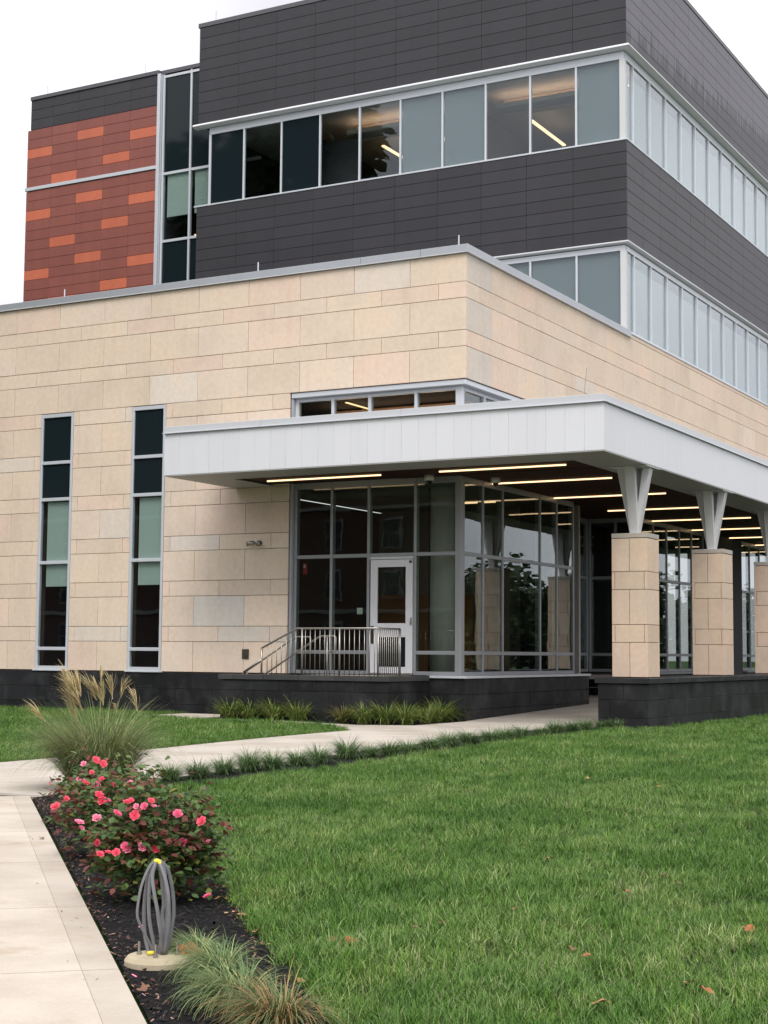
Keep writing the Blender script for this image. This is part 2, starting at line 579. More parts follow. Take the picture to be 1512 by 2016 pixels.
def sp(s, t): p = Vector((10.69, -24.82)) + ud * s + nd * t; return (p.x, p.y)


cuts = [-7, -5.2, -3.4, -1.75, -.28 + .02, 1.0, 2.72, 4.5, 6.38, 8.2, 9.4]
cuts = [-7.0, -5.3, -3.55, -1.95, -.75, .97, 2.72, 4.60, 6.40, 9.45]
for i in range(len(cuts) - 1):
    a, b = cuts[i] + .007, cuts[i + 1] - .007
    k = random.uniform(.95, 1.04)
    flat_poly('slab', [sp(a, 0), sp(b, 0), sp(b, .158), sp(a, .158)], 0.018, CONC, sw, (.52 * k, .46 * k, .39 * k), .05)
    flat_poly('slab', [sp(a, .160), sp(b, .160), sp(b, 2.6), sp(a, 2.6)], 0.019, CONC, sw, (.58 * k, .515 * k, .435 * k), .05)

# entrance path with cross joints, a small side path, and the ramp under the canopy
pth = flat_poly('path', PATH_L + [(-1.2, -3.75), (-2.93, -2.75), (-4.39, -2.62), (-6.9, -2.5), (-6.9, -.3), (-5.2, -.3), (-5.2, -2.35), (-2.9, -2.3), (-.9, -2.95), (.08, -2.4), (.1, 0), (3.25, 0), (2.9, -.85), (2.62, -3.2), (2.95, -7.3), (3.35, -11.2), (3.73, -14.3), (3.94, -15.7), (3.9, -16.4), (4.19, -18.06), (4.19, -34)], -0.006,
                bpy.data.materials['slab_joint_bed']); tag(pth, kind='structure')


def lerp_edge(edge, y):
    for i in range(len(edge) - 1):
        (x0, y0), (x1, y1) = edge[i], edge[i + 1]
        if y0 <= y <= y1: return x0 + (x1 - x0) * (y - y0) / (y1 - y0)
    return edge[-1][0]


PR = [(4.19, -34), (4.19, -18.06), (3.9, -16.4), (3.94, -15.7), (3.73, -14.3), (3.35, -11.2), (2.95, -7.3), (2.62, -3.2), (2.9, -.85), (3.25, 0)]
ys = [-17.9, -15.1, -12.4, -9.9, -7.4, -4.8]
for a, b in zip(ys[:-1], ys[1:]):
    a2, b2 = a + .006, b - .006
    k = random.uniform(.96, 1.03)
    mids = [y for (_, y) in PR if a2 < y < b2]
    left = [(lerp_edge(PATH_L, y), y) for y in (a2, (a2 + b2) / 2, b2)]
    rgt = [(lerp_edge(PR, y), y) for y in [b2] + sorted(mids, reverse=True) + [a2]]
    lim = []
    for (x, y) in rgt:
        lim.append((x, y))
    if a < -15:
        lim = [(x, y) for (x, y) in lim]
    flat_poly('slab', left + lim, 0.015, CONC, pth, (.53 * k, .48 * k, .42 * k), .04)
flat_poly('slab', [(.05, -4.795), (.08, -2.4), (.1, -.006), (3.25, -.006), (2.9, -.85), (2.62, -3.2), (lerp_edge(PR, -4.795), -4.795)], 0.015, CONC, pth, (.53, .48, .42), .04)
flat_poly('slab', [(.035, -4.75), (.07, -2.41), (-.9, -2.96), (-1.2, -3.74)], 0.015, CONC, pth, (.53, .48, .42), .04)
flat_poly('slab', [(-1.215, -3.735), (-.915, -2.95), (-2.9, -2.31), (-2.93, -2.74)], 0.015, CONC, pth, (.53, .48, .42), .04)
flat_poly('slab', [(-2.945, -2.74), (-2.91, -2.31), (-5.2, -2.35), (-5.2, -.3), (-6.9, -.3), (-6.9, -2.5), (-4.39, -2.61)], 0.015, CONC, pth, (.53, .48, .42), .04)
rp = thing('ramp', None, None); tag(rp, kind='structure')
for (y0, y1) in ((0, 2.45), (2.45, 4.9), (4.9, 7.4), (7.4, 12.0)):
    v = [(.02, y0 + .005, RAMP * y0 + .015), (3.25, y0 + .005, RAMP * y0 + .015), (3.25, y1 - .005, RAMP * y1 + .015), (.02, y1 - .005, RAMP * y1 + .015)]
    if y0 >= 7: v[0] = (-1.6, *v[0][1:]); v[3] = (-1.6, *v[3][1:])
    v += [(p[0], p[1], -.04) for p in v]
    m_ = MB(); m_.put(v, [(0, 1, 2, 3), (0, 4, 5, 1), (1, 5, 6, 2), (2, 6, 7, 3), (3, 7, 4, 0)]); m_.build('slab', CONC, rp, color=(.50, .46, .40))

# ------------------------------------------------------------------ stone podium
def stone_color():
    r = random.random()
    k = random.uniform(.96, 1.04)
    if r < .62: c = (.695, .575, .455)
    elif r < .82: c = (.72, .57, .46)
    elif r < .96: c = (.70, .585, .475)
    else: c = (.69, .61, .525)
    return tuple(x * k for x in c)


pod = thing('stone_podium', 'beige limestone-clad lower building with tall slit windows and grey coping', 'building', (-7, 5, 0))
Z0, TALL, SHORT = .945, .70, .353
rows = []
z = Z0
for k in range(9):
    rows.append((z, z + TALL, 0)); z += TALL
    if k < 8: rows.append((z, z + SHORT, 1)); z += SHORT
rows = [(a, min(b, 9.985), t) for a, b, t in rows if a < 9.95]
OPEN = [(-11.72, -10.68), (-8.89, -7.88), (-4.42, 1)]
XMIN = -15.2
jt = .010
for (za, zb, t) in rows:
    xs = [(-1.365 if t == 0 else -.665) - 1.4055 * k for k in range(12)]
    xs = [0.0] + [x for x in xs if x > XMIN] + [XMIN]
    for i in range(len(xs) - 1):
        b_, a_ = xs[i], xs[i + 1]
        segs = [(a_, b_)]
        if zb < 7.3:
            for (oa, ob) in OPEN:
                ns = []
                for (p, q) in segs:
                    if ob <= p or oa >= q: ns.append((p, q)); continue
                    if p < oa: ns.append((p, oa + jt / 2))
                    if q > ob: ns.append((ob - jt / 2, q))
                segs = ns
        for (p, q) in segs:
            if q - p < .05: continue
            c = stone_color()
            if zb < 7.2 and q > -7.9 and q < -4.2:
                kk = random.choice((1.0, 1.04, 1.10)); c = (c[0] * kk, c[1] * kk * 1.01, c[2] * kk * 1.05)
                if abs(p + 6.98) < .1 and 2.6 > za > 1.9: c = (.64, .60, .55)
                if abs(p + 6.29) < .1 and za > 1.6 and zb < 2.1: c = (.66, .60, .53)
            dy = random.uniform(-.0025, .0025)
            box('stone_block', STONE, pod, p + jt / 2, q - jt / 2, dy, .05, za + jt / 2, zb - jt / 2, .005, c)
for (za, zb, t) in rows:
    if zb < 7.3: continue
    ysj = [0.052] + [(1.335 if t == 0 else .625) + 1.4055 * k for k in range(26)]
    for i in range(len(ysj) - 1):
        a_, b_ = ysj[i], ysj[i + 1]
        if a_ > 33: break
        box('stone_block', STONE, pod, -.05, random.uniform(-.0025, .0025), a_ + jt / 2, b_ - jt / 2, za + jt / 2, zb - jt / 2, .005, (.62, .555, .485) if (i == 0 and t == 0) else stone_color())
bk = MB()
for (xa, xb, za, zb) in ((XMIN, -11.72, .0, 9.99), (-11.72, -10.68, 7.262, 9.99), (-10.68, -8.89, 0, 9.99), (-8.89, -7.88, 7.262, 9.99), (-7.88, -4.42, 0, 9.99), (-4.42, -.03, 7.262, 9.99),
                         (-11.72, -10.68, 0, .93), (-8.89, -7.88, 0, .93), (-4.42, -.03, 0, .88)):
    bk.box(xa, xb, .04, .32, za, zb)
bk.box(-.32, -.03, .32, 34.5, 7.262, 9.99)
bk.build('wall_backing', JOINT, pod)
rf = MB(); rf.box(XMIN, -.1, .3, 10.2, 9.7, 9.8); rf.build('roof', ROOFM, pod)
y = 10.16
while y < 33:
    box('stone_block', STONE, pod, -.05, 0, y + .004, y + 1.40, 9.992, 10.096, .003, stone_color()); y += 1.4055
# coping
cj = [.06, -1.08, -2.59, -6.11, -9.64, -13.17, XMIN - .1]
for i in range(len(cj) - 1):
    box('coping', COPING, pod, cj[i + 1] + .004, cj[i] - .004, -.06, .40, 10.005, 10.165, .006)
    box('coping_drip', WHITE, pod, cj[i + 1] + .004, cj[i] - .004, -.068, .02, 9.988, 10.004, .003)
cjy = [.40, 1.35, 4.85, 8.4, 10.15]
box('coping', COPING, pod, -.40, .06, -.055, .396, 10.006, 10.166, .006)
for i in range(len(cjy) - 1):
    box('coping', COPING, pod, -.40, .06, cjy[i] + .004, cjy[i + 1] - .004, 10.005, 10.165, .006)
    box('coping_drip', WHITE, pod, -.02, .068, cjy[i] + .004 - (.4 if i == 0 else 0), cjy[i + 1] - .004, 9.988, 10.004, .003)
# trim over the corner opening
box('head_trim', ALU, pod, -4.40, -.03, .03, .30, 7.14, 7.255, .01)
box('head_trim', ALU, pod, -.30, -.03, .305, 16, 7.14, 7.255, .01)
box('jamb_panel', COPING, pod, -4.415, -4.36, .055, .33, .95, 7.13, .004)

# tall slit windows
for (xa, xb) in OPEN[:2]:
    w = MB()
    F_ = .075
    w.box(xa + .012, xa + F_, -.012, .10, .96, 7.245, .006); w.box(xb - F_, xb - .012, -.012, .10, .96, 7.245, .006)
    for (zc, hh) in ((7.20, .045), (6.03, .04), (5.12, .04), (3.565, .04), (1.465, .04), (1.0, .045)):
        w.box(xa + F_ + .001, xb - F_ - .001, -.009, .095, zc - hh, zc + hh, .005)
    win = w.build('window', ALU, pod)
    box('sill', ALU, win, xa - .03, xb + .03, -.05, .06, .925, .957, .006)
    for (za, zb, mat) in ((6.07, 7.155, SPANDREL), (5.16, 5.99, SPANDREL), (3.605, 5.08, GLASS2), (1.505, 3.525, GLASS2), (1.045, 1.425, GLASS2)):
        box('pane', mat, win, xa + F_ + .002, xb - F_ - .002, .03, .042, za, zb, 0)
    box('shade', SHADE, win, xa + F_ + .14, xb - F_ - .005, .09, .095, 2.98, 5.06, 0)
    rm = MB()
    rm.box(xa - .6, xb + .6, 2.4, 2.5, .9, 5.2); rm.box(xa - .7, xa - .6, .33, 2.5, .9, 5.2); rm.box(xb + .6, xb + .7, .33, 2.5, .9, 5.2)
    rm.box(xa - .7, xb + .7, .33, 2.5, .8, .9); rm.box(xa - .7, xb + .7, .33, 2.5, 5.12, 5.2)
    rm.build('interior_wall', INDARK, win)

# dark granite plinth
pl = thing('granite_plinth', 'dark granite plinth along the foot of the stone building', 'plinth', (-7, 0, 0))


def granite_color():
    k = random.uniform(.75, 1.3); return (.016 * k, .0165 * k, .018 * k)


def granite_rows_x(parent, x0, x1, yf, zs, w=1.05, depth=.06, off=0., name='granite_block'):
    for r in range(len(zs) - 1):
        x = x0 - random.uniform(.1, .9) * w
        while x < x1:
            a, b = max(x, x0), min(x + w, x1)
            if b - a > .04:
                box(name, GRANITE, parent, a + .003, b - .003, yf + random.uniform(-.002, .002), yf + depth, zs[r] + .003, zs[r + 1] - .003, .004, granite_color())
            x += w


def granite_rows_y(parent, y0, y1, xf, zs, w=1.05, depth=.06, name='granite_block'):
    for r in range(len(zs) - 1):
        y = y0 - random.uniform(.1, .9) * w
        while y < y1:
            a, b = max(y, y0), min(y + w, y1)
            if b - a > .04:
                box(name, GRANITE, parent, xf - depth, xf + random.uniform(-.002, .002), a + .003, b - .003, zs[r] + .003, zs[r + 1] - .003, .004, granite_color())
            y += w


ZS = [-.02, .24, .56, .915]
granite_rows_x(pl, XMIN, -4.95, -.012, [-.02, .20, .56, .925])
granite_rows_x(pl, -.82, .0, -.012, [-.02, .24, .56, .89])
granite_rows_y(pl, .05, 7.0, .0, [-.02, .24, .56, .89])
core = MB(); core.box(-.85, -.06, .045, 6.98, -.02, .885); core.build('plinth_core', GJOINT, pl)
box('end_block', GRANITE, pl, -.9, -.002, 6.985, 7.05, -.02, .885, .004, granite_color())
# recess walls of granite under the set-back glazing
granite_rows_x(pl, -1.65, 0.0, 11.2, [.1, .52, .88])
granite_rows_y(pl, 7.06, 11.19, -1.62, [.1, .52, .88])
granite_rows_y(pl, 11.27, 17.1, .0, [.1, .52, .88])
granite_rows_y(pl, 20.9, 27.0, .0, [.1, .52, .88])
# sills
sl = MB(); sl.box(-.86, .06, -.07, .25, .895, .948, .006); sl.box(-.25, .06, .252, 7.05, .895, .948, .006)
sl.build('sill', ALU, pl)

# ------------------------------------------------------------------ corner curtain wall
cw = thing('corner_curtain_wall', 'grey aluminium and glass entrance curtain wall wrapping the corner under the canopy', 'curtain wall', (-1.5, 1.5, .95))
ZM = [(.95, 1.03), (1.39, 1.47), (3.505, 3.585), (5.07, 5.20)]
XM = [(-4.36, -4.285), (-3.42, -3.35), (-2.475, -2.405), (-1.32, -1.25)]
for (a, b) in XM: box('mullion', FRAME, cw, a + .006, b - .006, .15, .30, .95, 5.2, .006)
box('mullion', FRAME, cw, -.32, -.17, .15, .32, .95, 5.2, .008)
YM = [(1.20, 1.33), (2.25, 2.36), (4.37, 4.48), (5.40, 5.50), (6.44, 6.56)]
for (a, b) in YM: box('mullion', FRAME, cw, -.31, -.17, (a + b) / 2 - .027, (a + b) / 2 + .027, .95, 5.2, .006)
XC = [(-4.291, -3.414), (-3.356, -2.469), (-2.411, -1.314), (-1.256, -.32)]
for i, (a, b) in enumerate(XC):
    for j, (za, zb) in enumerate(ZM):
        if i == 2 and j in (0, 1): continue
        box('transom', FRAME, cw, a + .001, b - .001, .16, .295, za, zb, .005)
    for j in range(3):
        if i == 2 and j < 2: continue
        box('pane', GLASS, cw, a + .002, b - .002, .178, .186, ZM[j][1] + .001, ZM[j + 1][0] - .001, 0)
YC = [(.32, 1.238), (1.292, 2.278), (2.332, 4.398), (4.452, 5.423), (5.477, 6.473)]
for i, (a, b) in enumerate(YC):
    for j, (za, zb) in enumerate(ZM):
        box('transom', FRAME, cw, -.295, -.18, a + .001, b - .001, za, zb, .005)
    for j in range(3):
        box('pane', GLASS, cw, -.204, -.196, a + .002, b - .002, ZM[j][1] + .001, ZM[j + 1][0] - .001, 0)
# door
dr = MB()
dx0, dx1 = -2.385, -1.34
dr.box(dx0, -2.215, .17, .225, .985, 3.44, .006); dr.box(-1.515, dx1, .17, .225, .985, 3.44, .006)
dr.box(-2.214, -1.516, .172, .223, 3.28, 3.44, .004); dr.box(-2.214, -1.516, .172, .223, 1.76, 2.06, .004); dr.box(-2.214, -1.516, .172, .223, .985, 1.12, .004)
door = dr.build('door', WHITE, cw)
door['label'] = 'pale grey metal door with two glass lights'
box('pane', GLASS, door, -2.213, -1.517, .19, .20, 2.061, 3.279, 0)
box('pane', SPANDREL, door, -2.213, -1.517, .19, .20, 1.121, 1.759, 0)
h = MB(); h.box(-1.385, -1.352, .135, .17, 2.02, 2.18, .006); h.box(-1.38, -1.357, .10, .135, 2.06, 2.09, .005); h.build('handle', STEEL, door)
box('push_plate', DARKMETAL, door, -2.36, -2.29, .150, .168, 1.62, 2.0, .004)
box('closer_arm', DARKMETAL, door, -1.42, -1.36, .145, .169, 3.36, 3.41, .004)
box('door_frame', ALU, cw, -2.403, -1.322, .16, .295, 3.45, 3.504, .004)
box('threshold', STEEL, cw, -2.40, -1.32, .10, .30, .949, .984, .003)
# interior behind the corner
box('interior_floor', INFLOOR, cw, -6.2, -.33, .34, 11.1, .80, .90, 0)
box('interior_ceiling', INWALL, cw, -6.2, -.33, .34, 11.1, 5.22, 5.3, 0)
box('interior_wall', INWALL, cw, -6.2, -.4, 7.4, 7.5, .9, 5.2, 0)
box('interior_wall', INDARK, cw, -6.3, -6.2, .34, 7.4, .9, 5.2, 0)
lc = MB(); lc.lathe([(.27, 0), (.27, 4.3)], (-1.12, 1.15, .91), 24); lc.build('interior_column', INCEIL, cw, True)
box('interior_screen', simple('navy_wall', (.01, .015, .05), .8), cw, -2.0, -1.55, 2.2, 2.3, .91, 5.2, 0)
box('interior_light', STRIP, cw, -2.9, -1.9, 5.6, 5.64, 5.17, 5.20, 0)
box('counter', simple('wood_counter', (.32, .14, .04), .6), cw, -5.2, -2.5, 5.0, 5.6, .91, 2.9, .01)
# small things at the entrance glazing
t = thing('fire_alarm', 'red fire alarm box behind the leftmost lower entrance pane', 'alarm', (-4.16, .33, 3.3))
box('housing', REDPLASTIC, t, -4.21, -4.12, .31, .36, 3.16, 3.42, .01); box('strobe', PAPER, t, -4.185, -4.145, .295, .309, 3.31, 3.38, .005)
st = box('notice_sticker', PAPER, None, -2.74, -2.60, .208, .214, 2.26, 2.40, 0); tag(st, 'small pale notice on the pane left of the entrance door', 'notice')

# clerestory above the canopy
cl = thing('clerestory_window', 'low clerestory glazing strip between canopy roof and stone overhang', 'window', (-2.2, .2, 5.3))
for (a, b) in XM + [(-.32, -.17)]: box('mullion', ALU, cl, a, b, .15, .28, 5.21, 7.138, .005)
for (a, b) in XC:
    box('transom', ALU, cl, a + .001, b - .001, .16, .27, 7.06, 7.137, .004)
    box('pane', GLASS, cl, a + .002, b - .002, .21, .222, 5.3, 7.058, 0)
yy = .33
while yy < 12:
    box('pane', GLASS, cl, -.25, -.238, yy + .002, yy + .97, 5.3, 7.05, 0)
    box('mullion', ALU, cl, -.30, -.18, yy + .972, yy + 1.04, 5.21, 7.138, .005)
    yy += 1.042
box('transom', ALU, cl, -.295, -.185, .33, 12, 7.055, 7.137, .004)
box('interior_ceiling', INDARK, cl, -6.2, -.33, .34, 11, 7.20, 7.25, 0)
box('interior_wall', INDARK, cl, -6.2, -.4, 5.9, 6.0, 5.3, 7.2, 0); box('interior_wall', INDARK, cl, -6.3, -6.2, .34, 6, 5.3, 7.2, 0)
box('cove_panel', simple('warm_bulkhead', (.6, .4, .28), .9), cl, -4.6, -.9, 2.2, 2.3, 6.62, 7.15, 0)
box('cove_ledge', INCEIL, cl, -4.6, -.9, 1.7, 2.19, 6.70, 6.74, 0); box('cove_light', COVE, cl, -4.6, -.9, 1.85, 1.92, 6.75, 6.78, 0)
box('interior_light', STRIP, cl, -3.5, -3.44, .9, 2.0, 7.1, 7.12, 0)

# glazed bays beyond
def bay(label, y0, y1, group):
    b = thing('glazed_bay', label, 'glazing', (-.2, y0, .95), group)
    n = 5; st = (y1 - y0) / n
    for k in range(n + 1):
        yc = y0 + st * k
        box('mullion', FRAME, b, -.31, -.17, yc - .028, yc + .028, .95, 5.2, .005)
        if k < n:
            for (za, zb) in ZM: box('transom', FRAME, b, -.295, -.18, yc + .036, yc + st - .036, za, zb, .004)
            for j in range(3): box('pane', GLASS, b, -.204, -.196, yc + .037, yc + st - .037, ZM[j][1] + .001, ZM[j + 1][0] - .001, 0)
    box('interior_floor', INFLOOR, b, -5, -.33, y0, y1, .80, .90, 0); box('interior_ceiling', INDARK, b, -5, -.33, y0, y1, 5.22, 5.3, 0)
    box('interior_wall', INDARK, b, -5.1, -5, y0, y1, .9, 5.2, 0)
    box('sill', FRAME, b, -.25, .06, y0, y1, .885, .945, .005)
    return b


bay('grey framed glass bay seen between the first and second stone columns', 11.35, 17.1, 'glazed bays under the canopy')
bay('grey framed glass bay seen beyond the second stone column', 21.0, 27.0, 'glazed bays under the canopy')
rg = thing('recessed_glazing', 'dark recessed glass wall left of the first stone column', 'glazing', (-1.0, 11, .95))
for (xa) in (-1.66, -.9, -.19): box('mullion', FRAME, rg, xa, xa + .07, 11.25, 11.34, .95, 5.2, .005)
for (xa, xb) in ((-1.589, -.901), (-.829, -.191)):
    for (za, zb) in ZM: box('transom', FRAME, rg, xa, xb, 11.26, 11.33, za, zb, .004)
    for j in range(3): box('pane', GLASS, rg, xa, xb, 11.29, 11.30, ZM[j][1] + .001, ZM[j + 1][0] - .001, 0)
for ya in (6.75, 8.2, 9.7, 11.17): box('mullion', FRAME, rg, -1.75, -1.66, ya, ya + .07, .95, 5.2, .005)
for (ya, yb) in ((6.821, 8.199), (8.271, 9.699), (9.771, 11.169)):
    for (za, zb) in ZM: box('transom', FRAME, rg, -1.745, -1.665, ya, yb, za, zb, .004)
    for j in range(3): box('pane', GLASS, rg, -1.70, -1.69, ya, yb, ZM[j][1] + .001, ZM[j + 1][0] - .001, 0)
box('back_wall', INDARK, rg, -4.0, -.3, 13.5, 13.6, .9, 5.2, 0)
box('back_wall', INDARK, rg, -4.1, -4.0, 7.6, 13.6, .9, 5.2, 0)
box('side_wall', INDARK, rg, -1.65, -.3, 6.58, 6.7, .9, 5.2, 0)
bk2 = MB(); bk2.box(-.5, -.05, 17.2, 20.8, 0, 5.2); bk2.box(-.5, -.05, 27.1, 40, 0, 7.2); bk2.build('infill_wall', INDARK, rg)

# ------------------------------------------------------------------ dark upper building
YT, PITCHZ = 10.0, .354
tw = thing('dark_upper_building', 'charcoal panel-clad upper storeys with long ribbon windows', 'building', (-7, 20, 10))


def dark_color():
    k = random.uniform(.93, 1.07); return (.040 * k, .0385 * k, .044 * k)


XJ = [-14.35, -12.83] + [-12.83 + 1.4075 * k for k in range(1, 9)] + [0.0]
YJ = [YT + .032] + [11.335 + 1.42 * k for k in range(0, 11)]
bands = [(12.652, 8), (18.135, 9)]
gp = .006
for (zb0, nr) in bands:
    for r in range(nr):
        za = zb0 + r * PITCHZ; zb_ = za + PITCHZ
        for i in range(len(XJ) - 1):
            box('cladding_panel', PANEL, tw, XJ[i] + gp * .7, XJ[i + 1] - (gp * .7 if i < len(XJ) - 2 else 0), YT + random.uniform(-.001, .001), YT + .03, za + gp, zb_ - gp, .002, dark_color())
        for i in range(len(YJ) - 1):
            if i >= 7: continue
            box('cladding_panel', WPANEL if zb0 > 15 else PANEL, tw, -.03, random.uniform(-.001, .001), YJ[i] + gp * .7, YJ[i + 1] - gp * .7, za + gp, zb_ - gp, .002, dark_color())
for (zb0, nr) in bands:
    far = MB()
    for r in range(nr):
        za = zb0 + r * PITCHZ
        y = YJ[7]
        while y < 34:
            far.box(-.03, 0, y + .004, y + 1.416, za + gp, za + PITCHZ - gp); y += 1.42
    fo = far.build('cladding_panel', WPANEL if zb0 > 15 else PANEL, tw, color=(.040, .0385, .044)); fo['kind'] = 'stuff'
bk = MB()
bk.box(-14.35, -.03, YT + .032, 34, 18.14, 21.30); bk.box(-14.35, -.03, YT + .032, 34, 12.66, 15.44)
bk.build('wall_core', DARKJOINT, tw)
box('roof', ROOFM, tw, -14.2, -.2, 10.2, 34, 21.32, 21.40, 0)
# coping
PARA = simple('dark_coping', (.10, .098, .108), .4, .2)
for (a, b) in ((-14.40, -9.6), (-9.592, -4.8), (-4.792, .02)): box('coping', PARA, tw, a, b, YT - .02, YT + .30, 21.33, 21.475, .006)
for k in range(5): box('coping', PARA, tw, -.30, .02, YT + .302 + k * 4.8, YT + .302 + (k + 1) * 4.8 - .008, 21.33, 21.475, .006)
# white ledges over the ribbon windows and sills
for (zc, pr, hh) in ((18.0, .11, .13), (12.55, .045, .10)):
    lg = MB()
    zt = zc + hh
    if zc > 15:
        prof = [(YT - .0, zt), (YT - pr, zt - .01), (YT - pr - .03, zt - .055), (YT - pr - .03, zt - .075), (YT - .01, zt - .12), (YT + .12, zt - .12), (YT + .12, zt)]
    else:
        prof = [(YT, zt), (YT - pr, zt - .012), (YT - pr, zt - .045), (YT + .12, zt - .08), (YT + .12, zt)]
    n = len(prof); xa = -14.47
    v, f = [], []
    # run along x then turn the corner along y, mitred
    for (y, z_) in prof:
        d = YT - y
        v += [(xa, y, z_), (d, y, z_), (d, 34, z_)]
    for i in range(n):
        j = (i + 1) % n
        f += [(3 * i, 3 * i + 1, 3 * j + 1, 3 * j), (3 * i + 1, 3 * i + 2, 3 * j + 2, 3 * j + 1)]
    f.append(tuple(3 * i for i in range(n)))
    lg.put(v, f)
    lg.build('ledge', simple('white_ledge', (.70, .71, .73), .4) if zc > 15 else bpy.data.materials['white_ledge'], tw)
box('sill', ALU, tw, -14.45, .02, YT - .02, YT + .16, 15.452, 15.50, .005)
box('sill', ALU, tw, -.14, .02, YT + .162, 34, 15.452, 15.50, .005)
box('sill', ALU, tw, -.14, .02, YT + .162, 34, 10.10, 10.165, .005)
box('frame_head', ALU, tw, -13.96, -.10, YT + .08, YT + .17, 17.78, 17.995, .004)
box('frame_head', ALU, tw, -.17, -.08, YT + .175, 34, 17.78, 17.995, .004)
box('frame_head', ALU, tw, -13.96, -.10, YT + .08, YT + .17, 12.40, 12.545, .004)
box('frame_head', ALU, tw, -.17, -.08, YT + .175, 34, 12.40, 12.545, .004)
# ribbon windows
XW = [-13.93, -12.64] + [-12.64 + 1.3915 * k for k in range(1, 9)] + [-.17]
KIND = ['dark', 'open', 'dark', 'open', 'open', 'blind', 'blind', 'open', 'open', 'blind']
for (za, zb, lvl) in ((15.50, 17.78, 3), (10.17, 12.40, 2)):
    for i, x in enumerate(XW):
        wd = .028 if i not in (0, len(XW) - 1) else .04
        if i == len(XW) - 1: continue
        if lvl == 2 and x < -7: continue
        box('mullion', ALU, tw, x - wd, x + wd, YT + .075, YT + .165, za, zb, .004)
    box('corner_post', STRUTM, tw, -.23, -.075, YT + .07, YT + .225, za, zb - .001, .008)
    for i in range(len(XW) - 1):
        a, b = XW[i] + .03, (XW[i + 1] - .03 if i < len(XW) - 2 else -.232)
        if lvl == 2 and b < -6: continue
        k = KIND[i] if lvl == 3 else 'blind'
        box('pane', SPANDREL if k == 'dark' else GLASS2, tw, a, b, YT + .115, YT + .125, za + .001, zb - .001, 0)
        if k == 'blind': box('blind', BLIND, tw, a, b, YT + .18, YT + .185, za, zb - .0, 0)
    y = YT + .74 + .02
    yl = [YT + .226] + [YT + .76 + 1.40 * k for k in range(17)]
    for i in range(len(yl) - 1):
        box('mullion', ALU, tw, -.155, -.06, yl[i + 1] - .022, yl[i + 1] + .022, za, zb, .004)
        a, b = yl[i] + (.024 if i else .001), yl[i + 1] - .024
        box('pane', GLASS3, tw, -.125, -.115, a, b, za + .001, zb - .001, 0)
        box('blind', LITBLIND, tw, -.205, -.20, a, b, za, zb - .26, 0)
# interior of the third storey
box('interior_floor', INFLOOR, tw, -13.85, -.30, YT + .2, 22, 15.445, 15.47, 0)
box('interior_ceiling', INCEIL, tw, -13.85, -.30, YT + .30, 22, 17.96, 18.1, 0)
box('interior_wall', INWALL, tw, -13.85, -.3, 16.5, 16.6, 15.47, 17.95, 0)
box('interior_wall', INDARK, tw, -13.90, -13.85, YT + .2, 22, 15.47, 17.95, 0)
box('interior_wall', INWALL, tw, -5.70, -5.62, YT + .3, 16.5, 15.47, 17.95, 0)
box('interior_wall', INDARK, tw, -11.3, -9.1, YT + 1.2, YT + 1.3, 15.47, 17.3, 0)  # added dark partition imitating a silhouette mirrored in these panes
box('interior_wall', INDARK, tw, -11.35, -11.25, YT + .3, 16.5, 15.47, 17.95, 0)
for (xa, xb) in ((-9.7, -5.8), (-4.6, -.5)):
    box('bulkhead', simple('warm_bulkhead_paint', (.62, .50, .40), .9) if xa < -9 else bpy.data.materials['warm_bulkhead_paint'], tw, xa, xb, YT + 2.0, YT + 2.1, 17.45, 17.95, 0)
    box('cove_ledge', INCEIL, tw, xa, xb, YT + 1.45, YT + 1.99, 17.52, 17.56, 0); box('cove_ledge', INCEIL, tw, xa, xb, YT + 1.45, YT + 1.48, 17.561, 17.66, 0)
    box('cove_light', COVE, tw, xa, xb, YT + 1.6, YT + 1.66, 17.57, 17.60, 0)
    for k in range(2):
        x = xa + .6 + 2.0 * k
        box('interior_light', STRIP, tw, x, x + .10, YT + 2.6, YT + 5.2, 17.40, 17.44, 0)
box('interior_wall', INDARK, tw, -13.85, -.3, YT + .8, YT + .9, 10.2, 12.5, 0)
box('interior_wall', INDARK, tw, -.9, -.8, YT + .9, 34, 10.2, 12.5, 0)
box('interior_wall', INDARK, tw, -.9, -.8, 16.6, 34, 15.5, 17.95, 0)

# ------------------------------------------------------------------ terracotta wing with stair glazing
YW = 11.4
wg = thing('terracotta_wing', 'red-brown panel wing with scattered orange panels and dark top band', 'building', (-20, 20, 10))
CXW = [-22.72, -21.60, -20.47, -19.33, -18.19, -17.06]
ORANGE = {(0, 2), (1, 5), (2, 1), (3, 4), (4, 2)}
for c in range(5):
    for r in range(3):
        za = 19.70 + .354 * r
        x0 = CXW[c] + (.10 if c == 0 else .004)
        box('cladding_panel', PANEL, wg, x0, CXW[c + 1] - .004, YW + .03, YW + .06, za + gp, za + .354 - gp, .002, dark_color())
    for r in range(6):
        zt = 19.68 - .343 * r
        col = srgb(192, 106, 80) if (c, r) in ORANGE else None
        k = random.uniform(.94, 1.06)
        col = tuple(x * k for x in (col or srgb(137, 82, 73)))
        box('cladding_panel', PANEL, wg, CXW[c] + .004, CXW[c + 1] - .004, YW, YW + .03, zt - .343 + gp, zt - gp, .002, col)
    for r in range(13):
        zt = 17.475 - .354 * r
        col = srgb(192, 106, 80) if (c, r % 6) in ORANGE else None
        k = random.uniform(.94, 1.06)
        col = tuple(x * k for x in (col or srgb(137, 82, 73)))
        box('cladding_panel', PANEL, wg, CXW[c] + .004, CXW[c + 1] - .004, YW, YW + .03, zt - .354 + gp, zt - gp, .002, col)
